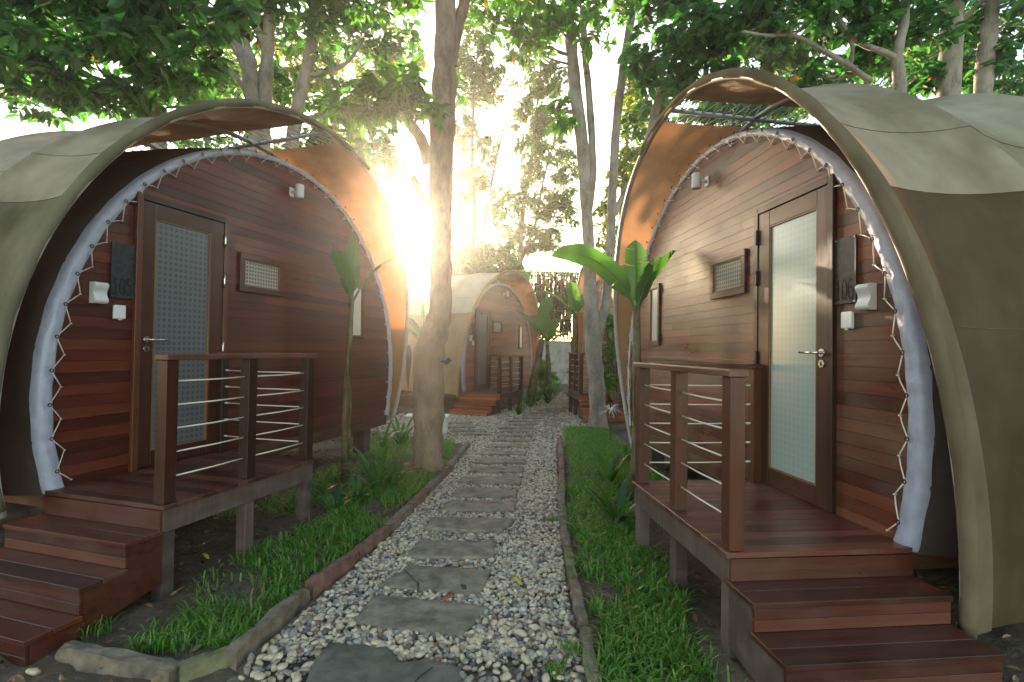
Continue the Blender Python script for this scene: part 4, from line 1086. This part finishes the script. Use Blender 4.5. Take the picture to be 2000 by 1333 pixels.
# left group
Y2 = 9.4
tree('tree', 'many stemmed tree with grey trunks rising behind the left cabin', [
 ([(A(500,205,Y2).x, Y2, 0), (A(502,205,Y2).x, Y2, 2), A(505,260,Y2), A(492,180,Y2), A(482,110,Y2), A(455,40,Y2), A(428,-40,Y2)], .20, .11),
 ([A(512,320,Y2), A(518,200,Y2), A(522,110,Y2), A(526,40,Y2), A(528,-60,Y2)], .13, .09),
 ([A(560,360,Y2), A(578,230,Y2), A(600,130,Y2), A(614,60,Y2), A(630,-60,Y2)], .13, .085),
 ([A(492,190,Y2), A(470,120,Y2-.2), A(440,70,Y2-.4), A(400,20,Y2-.5), A(360,-40,Y2-.6)], .05, .03),
 ([A(500,210,Y2), A(460,150,Y2+.2), A(420,110,Y2+.3), A(390,40,Y2+.3)], .06, .03),
 ([A(596,150,Y2), A(640,140,Y2), A(680,120,Y2), A(720,60,Y2)], .05, .03),
 ([A(575,235,Y2), A(630,225,Y2+.1), A(690,205,Y2+.2), A(740,230,Y2+.3)], .055, .03),
 ([A(522,110,Y2), A(505,60,Y2-.1), A(480,10,Y2-.2), A(460,-40,Y2)], .06, .04)],
 [(A(690,60,9.4), (.95,.9,.7), 950), (A(600,30,9.6), (.9,.9,.6), 620), (A(750,80,9.6), (.6,.8,.6), 520), (A(520,60,10.2), (.9,.8,.6), 500), (A(430,70,9.9), (.8,.8,.6), 620), (A(640,190,10), (.7,.7,.5), 480), (A(710,240,10), (.5,.6,.45), 380), (A(560,275,10.6), (1.2,.8,.3), 620), (A(430,290,10.6), (.9,.8,.25), 420), (A(450,-30,9), (1.3,.9,.5), 1300), (A(650,-40,8.8), (1.3,.9,.5), 1300), (A(740,300,10), (.4,.5,.5), 330), (A(545,170,10.3), (.5,.5,.5), 350), (A(430,170,10), (.5,.5,.3), 300)],
 'leafA', 'bark2', .17, .5)
Y3 = 8.2
T1 = tree('tree', 'dark leafy tree filling the upper left corner behind the left cabin', [
 ([(A(300,300,Y3).x, Y3+.6, 0), (A(300,300,Y3).x, Y3+.6, 2.2), A(300,200,Y3+.5), A(270,60,Y3+.2), A(230,-80,Y3)], .16, .09),
 ([A(300,220,Y3+.5), A(220,165,Y3+.2), A(130,140,Y3), A(30,120,Y3-.2)], .05, .025),
 ([A(290,180,Y3+.4), A(330,100,Y3+.1), A(380,20,Y3)], .05, .03)],
 [(A(200,60,7.8), (1.1,.8,.8), 2600), (A(60,60,7.8), (.9,.8,.75), 1900), (A(310,90,7.6), (.75,.7,.7), 1500), (A(340,180,8.6), (.6,.5,.35), 700), (A(240,190,8.4), (.7,.5,.3), 800), (A(110,170,8.2), (.7,.5,.35), 650), (A(-60,60,7.8), (.8,.8,.9), 900), (A(360,-20,7.2), (.9,.8,.6), 1200), (A(150,-60,7.2), (1.3,.9,.6), 1600), (A(60,215,8.3), (.4,.4,.10), 90), ((-3.6,1.2,5.6), (2.4,2.6,.8), 1900), ((-1.2,-1.5,6.0), (2.4,2.4,.8), 1900), ((-4.6,-2.6,4.6), (2.2,2.4,1.4), 1900), ((-4.2,4.0,5.9), (1.6,1.6,.6), 900)],  # last four clumps, unseen overhead, added to shade the foreground
 'leafA', 'bark2', .20, .52)
# right group
Y4 = 9.6
tree('tree', 'broad leaved dark tree with a bending branch above the right cabin', [
 ([(A(1300,420,Y4+1).x+.4, Y4+1, 0), A(1290,460,Y4+1), A(1262,350,Y4+.8), A(1275,240,Y4+.6), A(1300,165,Y4+.3), A(1355,110,Y4), A(1420,10,Y4-.2), A(1440,-40,Y4-.2)], .11, .05),
 ([A(1300,165,Y4+.3), A(1330,90,Y4), A(1340,0,Y4)], .04, .025)],
 [(A(1330,60,9.2), (.75,.7,.55), 1100), (A(1290,130,9.6), (.6,.6,.5), 700), (A(1400,60,9.2), (.6,.6,.6), 700), (A(1250,40,9.6), (.35,.6,.25), 170), (A(1240,110,9.8), (.3,.4,.22), 150), (A(1350,160,9.9), (.5,.5,.3), 400), (A(1270,230,11), (.5,.5,.6), 350), (A(1400,215,11), (1.3,.8,.4), 900), (A(1500,225,11), (.9,.8,.35), 500), (A(1330,-40,9), (1.0,.8,.5), 900), (A(1420,125,9.8), (.3,.3,.2), 150)],
 'leafA', 'bark2', .17, .62)
Y5 = 8.6
tree('tree', 'dark tree with long arching bare branches over the right cabin roof', [
 ([(A(1760,100,Y5).x, Y5, 0), (A(1760,100,Y5).x, Y5, 3), A(1758,190,Y5), A(1752,110,Y5), A(1764,40,Y5), A(1770,-60,Y5)], .11, .08),
 ([A(1752,115,Y5), A(1720,100,Y5-.1), A(1680,85,Y5-.2), A(1650,60,Y5-.3), A(1610,-20,Y5-.4)], .055, .03),
 ([A(1700,160,Y5), A(1660,130,Y5-.2), A(1600,95,Y5-.3), A(1550,70,Y5-.4), A(1500,70,Y5-.5), A(1450,62,Y5-.6)], .05, .02),
 ([A(1660,130,Y5-.2), A(1664,90,Y5-.3), A(1640,40,Y5-.4), A(1610,10,Y5-.4)], .035, .025),
 ([A(1550,70,Y5-.4), A(1580,30,Y5-.4), A(1500,25,Y5-.4)], .025, .012)],
 [(A(1560,20,8.1), (.7,.6,.42), 620), (A(1660,30,8.3), (.55,.6,.4), 650), (A(1720,60,8.8), (.6,.5,.5), 700), (A(1700,120,9), (.45,.45,.28), 330), (A(1600,150,9.2), (.4,.4,.2), 260), (A(1470,30,8.6), (.5,.5,.3), 300), (A(1800,60,9), (.5,.6,.6), 700), (A(1600,-40,8), (1.2,.8,.5), 1200), (A(1800,150,9.4), (.4,.4,.25), 330), (A(1740,-30,8.3), (.8,.7,.6), 800), ((3.4,1.0,5.6), (2.4,2.6,.8), 1900), ((1.6,-1.8,6.0), (2.4,2.4,.8), 1900), ((4.8,-2.2,4.6), (2.2,2.4,1.4), 1900), ((4.6,4.0,5.9), (1.8,1.6,.6), 900)],  # closing four clumps reach over the camera unseen, added to darken the near ground
 'leafA', 'bark2', .17, .62)
Y6 = 9.2
tree('tree', 'stout grey trunk standing upright behind the right cabin, left of its thinner neighbour', [
 ([(A(1856,100,Y6).x, Y6, 0), (A(1856,100,Y6).x, Y6, 3), A(1853,180,Y6), A(1858,90,Y6), A(1860,0,Y6), A(1862,-120,Y6)], .20, .155)],
 [(A(1890,60,9.9), (.5,.4,.6), 420), (A(1810,110,10), (.5,.4,.5), 450), (A(1870,-70,8.6), (1.1,.8,.5), 900)], 'leafA', 'bark2', .17, .6)
tree('tree', 'thinner grey trunk near the upper right corner behind the right cabin', [
 ([(A(1925,100,Y6).x, Y6+.3, 0), (A(1925,100,Y6).x, Y6+.3, 3), A(1920,180,Y6+.3), A(1928,90,Y6+.3), A(1935,0,Y6+.3), A(1936,-120,Y6+.3)], .155, .13),
 ([A(1862,55,Y6), A(1890,30,Y6+.2), A(1925,-5,Y6+.3)], .05, .05)],
 [(A(1960,130,9.6), (.5,.5,.45), 480), (A(1990,50,9.6), (.4,.5,.5), 320), (A(1990,-30,9), (.8,.7,.5), 600), (A(1900,150,10.2), (.45,.4,.35), 350), (A(1980,170,10), (.4,.4,.2), 250)], 'leafA', 'bark2', .17, .6)
# far pale trees in the middle gap
def far_tree(px0, py0, Y, tips, clouds, lab, r=.12, leafm='leafC', size=.22):
    b0 = A(px0, py0, Y); b0.z = 0; st = []
    for k, T_ in enumerate(tips):
        st.append(([b0 if k == 0 else A(px0, py0, Y)] + [A(x, y, Y) for x, y in T_], r if k == 0 else r*.6, .03))
    tree('tree', lab, st, [(A(x, y, Y+rnd.uniform(-.6,.6)), (rx*Y/FPX, 1.2, ry*Y/FPX), int(n*2.2)) for (x, y, rx, ry, n) in clouds], leafm, 'bark3', size, .42, .02, 'pale trees beyond the far cabins', 'tree', 4)
far_tree(925, 530, 19, [[(928,440),(922,330),(925,200),(935,80)], [(905,470),(890,430),(884,380)], [(950,420),(965,330),(990,230)]],
 [(935,120,45,40,420), (920,180,35,30,250), (965,170,30,30,200), (905,260,28,30,220), (950,290,25,30,150), (900,360,28,35,260), (935,350,28,28,160), (890,430,25,30,200), (925,500,50,35,650), (975,400,22,40,160), (970,500,40,28,420), (900,120,25,40,200), (915,50,40,40,250)],
 'slender pale leaved tree beyond the distant cabin, just right of the big trunk')
far_tree(1010, 530, 21, [[(1020,430),(1036,330),(1050,200),(1060,90)], [(1045,440),(1062,350),(1090,250)], [(1000,470),(985,440)]],
 [(1050,150,45,35,380), (1085,170,40,40,340), (1040,230,40,35,420), (1080,260,45,40,520), (1040,310,38,40,480), (1095,330,35,45,420), (1030,390,32,35,330), (1070,400,40,35,400), (1000,440,30,30,260), (1040,470,40,35,420), (1075,470,30,24,200), (1020,100,35,30,200), (1110,400,30,40,300)],
 'tall pale green tree in the middle of the gap between the cabins', .13)
far_tree(1205, 520, 16, [[(1215,400),(1225,280),(1230,150)], [(1240,420),(1260,300)]],
 [(1225,330,28,40,330), (1240,420,22,40,260), (1250,260,30,50,420), (1215,240,15,40,110), (1235,160,28,40,260), (1180,420,18,50,170), (1180,500,22,30,170), (1270,180,40,40,420), (1215,470,20,30,200)],
 'bright green tree between the forked stems and the right canopy', .1, 'leafD', .19)
far_tree(1500, 200, 15, [[(1500,120),(1510,40)]],
 [(1470,110,60,35,800), (1560,110,70,35,900), (1620,150,60,25,600), (1500,50,70,40,700), (1700,130,60,40,600), (1780,130,60,50,600), (1850,150,60,30,500), (1950,160,60,25,400), (1400,180,40,30,400), (1440,200,60,20,500), (1560,200,80,20,600), (1900,60,60,50,300)],
 'pale sunlit tree seen far behind the right cabin roof', .12, 'leafC', .19)
far_tree(640, 400, 15, [[(650,300),(660,200)]],
 [(700,330,40,40,500), (735,370,30,40,350), (660,250,50,40,600), (770,330,25,40,170), (560,150,60,40,600), (470,150,50,40,450), (620,120,60,50,500), (765,180,30,40,250), (400,120,50,60,350), (730,150,40,40,300), (790,90,40,60,200)],
 'yellowish tree behind the left canopy, above its far edge', .12, 'leafD', .19)
far_tree(890, 545, 17, [[(880,480),(870,430)], [(905,490),(910,440)]],
 [(885,500,25,25,420), (905,520,40,18,500), (960,525,50,14,400), (1005,526,25,10,200), (860,520,30,20,250)],
 'low bushy tree right behind the distant cabin roof', .09, 'leafA', .16)

# trunk lamp, block, wall and trellis, shrub, fallen leaves
r0 = empty('tree_spotlight', A(868,706,6.62), 0, 'small dark spotlight fixed to the right side of the big trunk', 'spotlight')
b = MB(); b.tube([(-.05,-.02,.0),(.02,-.04,.0)], .012, 8); b.build('bracket', M['dark_iron'], r0)
b = MB(); T_ = lambda p: (p[0]*.7-p[2]*.7+.045, p[1]-.04, p[0]*.7+p[2]*.7)
b.box((-.045,-.045,-.03), (.045,.045,.03), T=T_, bev=.006); b.build('housing', M['dark_iron'], r0)
b = MB(); b.box((-1.95,9.45,-.02), (-1.2,9.75,.30), bev=.02); b.box((-1.98,9.42,.301), (-1.17,9.78,.34), bev=.012)
tag(b.build('concrete_block', M['white']), 'low white concrete block standing behind the big trunk', 'concrete block')
WY = 24.0
rw = empty('boundary_wall', (2.0, WY, 0), 0, 'tall grey concrete wall closing the far end of the path', 'wall')
b = MB()
for k in range(7): b.box((-6.5+k*1.9, 0, -.1), (-6.5+(k+1)*1.9-.015, .2, 1.95), bev=.008)
b.build('wall_panels', M['concrete'], rw)
b = MB(); b.box((-6.55,-.05,1.951), (6.9,.25,2.03), bev=.01); b.build('coping', M['concrete'], rw)
rt_ = empty('trellis_screen', (2.0, WY+.35, 0), 0, 'dark bamboo screen standing above the concrete wall', 'screen')
b = MB()
for k in range(13): b.tube([(-5.5+k*.93, 0, 0), (-5.5+k*1.4, 0, 5.35)], .035, 6)
for z_ in (2.15, 3.0, 3.9, 4.7, 5.3): b.tube([(-5.6,-.04,z_), (5.8,-.04,z_)], .03, 6)
b.build('screen_frame', M['dark_iron'], rt_)
b = MB()
for k in range(2300):
    x_ = rnd.uniform(-5.5, 5.7); z_ = rnd.uniform(2.1, 4.6); l_ = rnd.uniform(.4, 1.2)
    b.tube([(x_,.05+rnd.uniform(-.02,.05),z_), (x_+rnd.uniform(-.05,.05),.06,min(z_+l_,5.3))], rnd.uniform(.016,.036), 4, caps=False, r=rnd.random())
tag(b.build('canes', wood('cane_wood', (.03,.02,.016), (.09,.06,.045), (.22,.13,.09), 2, .8, .8), rt_), kind='stuff')
P = np.stack([NR.uniform(-3.6, 7.7, 9000), NR.normal(WY+.5, .15, 9000), np.where(NR.uniform(0,1,9000) < .35, NR.normal(5.3,.14,9000), NR.uniform(2.1,5.3,9000))], 1)
V, F, r = leaves(P, .14); tag(np_mesh('creeper', V, F, r, M['leafB']), 'green creeper spilling over the top of the bamboo screen', 'creeper', None, 'stuff')
# brown lattice by the far right porch
LY = 11.35; xa, xb, xc = A(1168,700,LY).x, A(1188,700,LY).x, A(1202,700,LY).x
rl = empty('lattice_screen', ((xa+xc)/2, LY, 0), 0, 'reddish brown wooden lattice panel seen just right of the forked trunk', 'lattice')
b = MB(); ox = (xa+xc)/2
for k in range(8): u = xa-ox+(xb-xa)*k/7; b.box((u-.008, -.008, .5), (u+.008, .004, 2.15), r=rnd.random())
for k in range(42): z_ = .5+k*.04; b.box((xa-ox, .0045, z_-.009), (xb-ox, .016, z_+.009), r=rnd.random())
b.build('lattice', M['step_red'], rl)
b = MB(); b.box((xb-ox+.002, -.02, .45), (xc-ox, .03, 2.3), r=.5, bev=.005); b.box((xa-ox-.05, -.02, .40), (xa-ox-.002, .03, 2.2), r=.3, bev=.004); b.box((xa-ox, -.02, .40), (xb-ox, .03, .485), r=.3, bev=.004)
b.build('lattice_frame', M['frame'], rl)
b = MB()
for u in (xa-ox-.03, xc-ox-.06): b.box((u-.03, -.03, -.02), (u+.03, .035, .398))
b.build('lattice_feet', M['leg'], rl)
# shrub with a pink flower behind the forked tree
def bushy(pos, h, rad, n, size, lab, leafm='leafB', flower=None):
    r0 = empty('shrub', pos, 0, lab, 'shrub'); b = MB()
    for k in range(6):
        az = k*1.05; e = Vector((math.cos(az)*rad*.8, math.sin(az)*rad*.8, h*rnd.uniform(.7,1))); b.tube(smooth([(0,0,0), e*.5+Vector((0,0,.1)), e], 3), [.012,.011,.010,.009,.008,.006,.004], 5)
    b.build('stems', M['bark1'], r0)
    P = leaf_cloud((0,0,h*.6), (rad,rad,h*.45), n, size, nsub=7); V, F, r = leaves(P, size, .6); np_mesh('foliage', V, F, r, M[leafm], False, r0)
    if flower:
        b = MB()
        for k in range(5): az = k*1.256; strap_leaf(b, flower, az, .10, .09, .5, .6, .5, 0, 4, .5)
        b.build('blossom', M['pink'], r0)
bushy(Vector((2.25, 10.9, 0)), 2.6, .33, 260, .17, 'leafy shrub with one pink blossom between the forked tree and right canopy', 'leafB', (-.28,-.25,1.55))
bushy(Vector((1.0, 19.5, 0)), 1.5, .9, 900, .2, 'rounded far shrub at the foot of the concrete wall', 'leafB')
bushy(Vector((2.3, 18.5, 0)), 1.2, .7, 700, .2, 'far shrub right of the path end, by the concrete wall', 'leafB')
bushy(Vector((-2.75, 8.9, 0)), .5, .4, 260, .12, 'small shrub beneath the far corner of the left cabin', 'leafA')
def fallen(px, py, z, L, mat, lab, az):
    b = MB(); strap_leaf(b, (0,0,0), 0, L, L*.38, .45, 1.1, .5, .6, 8); o = b.build('fallen_leaf', M[mat]); o.location = gnd(px, py, z); o.rotation_euler = (.3, 0, az); tag(o, lab, 'fallen leaf')
fallen(1018, 1143, .045, .11, 'yellowleaf', 'yellow leaf fallen on the pebbles right of the cracked flagstone', 2.2)
fallen(1228, 1168, .05, .15, 'deadleaf', 'curled brown leaf standing in the right grass strip', 1.4)
fallen(862, 1172, .045, .09, 'deadleaf', 'brown leaf on the pebbles below the black pebble', .4)
fallen(990, 972, .05, .08, 'deadleaf', 'orange brown leaf at the right end of the seventh flagstone', .2)
fallen(1040, 862, .05, .12, 'deadleaf', 'reddish leaf on the pebbles beyond the twelfth flagstone', .9)
fallen(407, 1092, .03, .10, 'yellowleaf', 'yellow leaf on the soil under the left porch', 2.6)

# leaf litter on the bare soil
n = 2600; y = NR.uniform(2.3, 9.5, n); x = np.where(NR.uniform(0,1,n) < .5, NR.uniform(-3.2,-1.0,n), NR.uniform(.5,3.0,n)); ok = ~on_path(x, y, -.1); x, y = x[ok], y[ok]
V, F, r = leaves(np.stack([x, y, np.full(len(x), .035)], 1), .045, .45, .05); tag(np_mesh('leaf_litter', V, F, r, M['litter']), 'dry brown leaf litter scattered on the soil', 'leaf litter', None, 'stuff')

# ------------------------------------------------------------------ haze, also standing in for lens glare round the sun
b = MB(); b.box((-60,-14,-1.2), (60,60,14)); hz = b.build('haze', M['soil'])
hm, t, bs = newmat('haze'); t.nodes.remove(bs); vol = N(t, 'ShaderNodeVolumePrincipled')
vol.inputs['Color'].default_value = (1, .93, .84, 1); vol.inputs['Density'].default_value = HAZE_DENSITY; vol.inputs['Anisotropy'].default_value = .88
t.links.new(vol.outputs[0], t.nodes['Material Output'].inputs['Volume']); hz.data.materials.clear(); hz.data.materials.append(hm)
tag(hz, 'warm sunlit haze hanging in the air, also standing in for lens glare', 'haze', None, 'stuff')
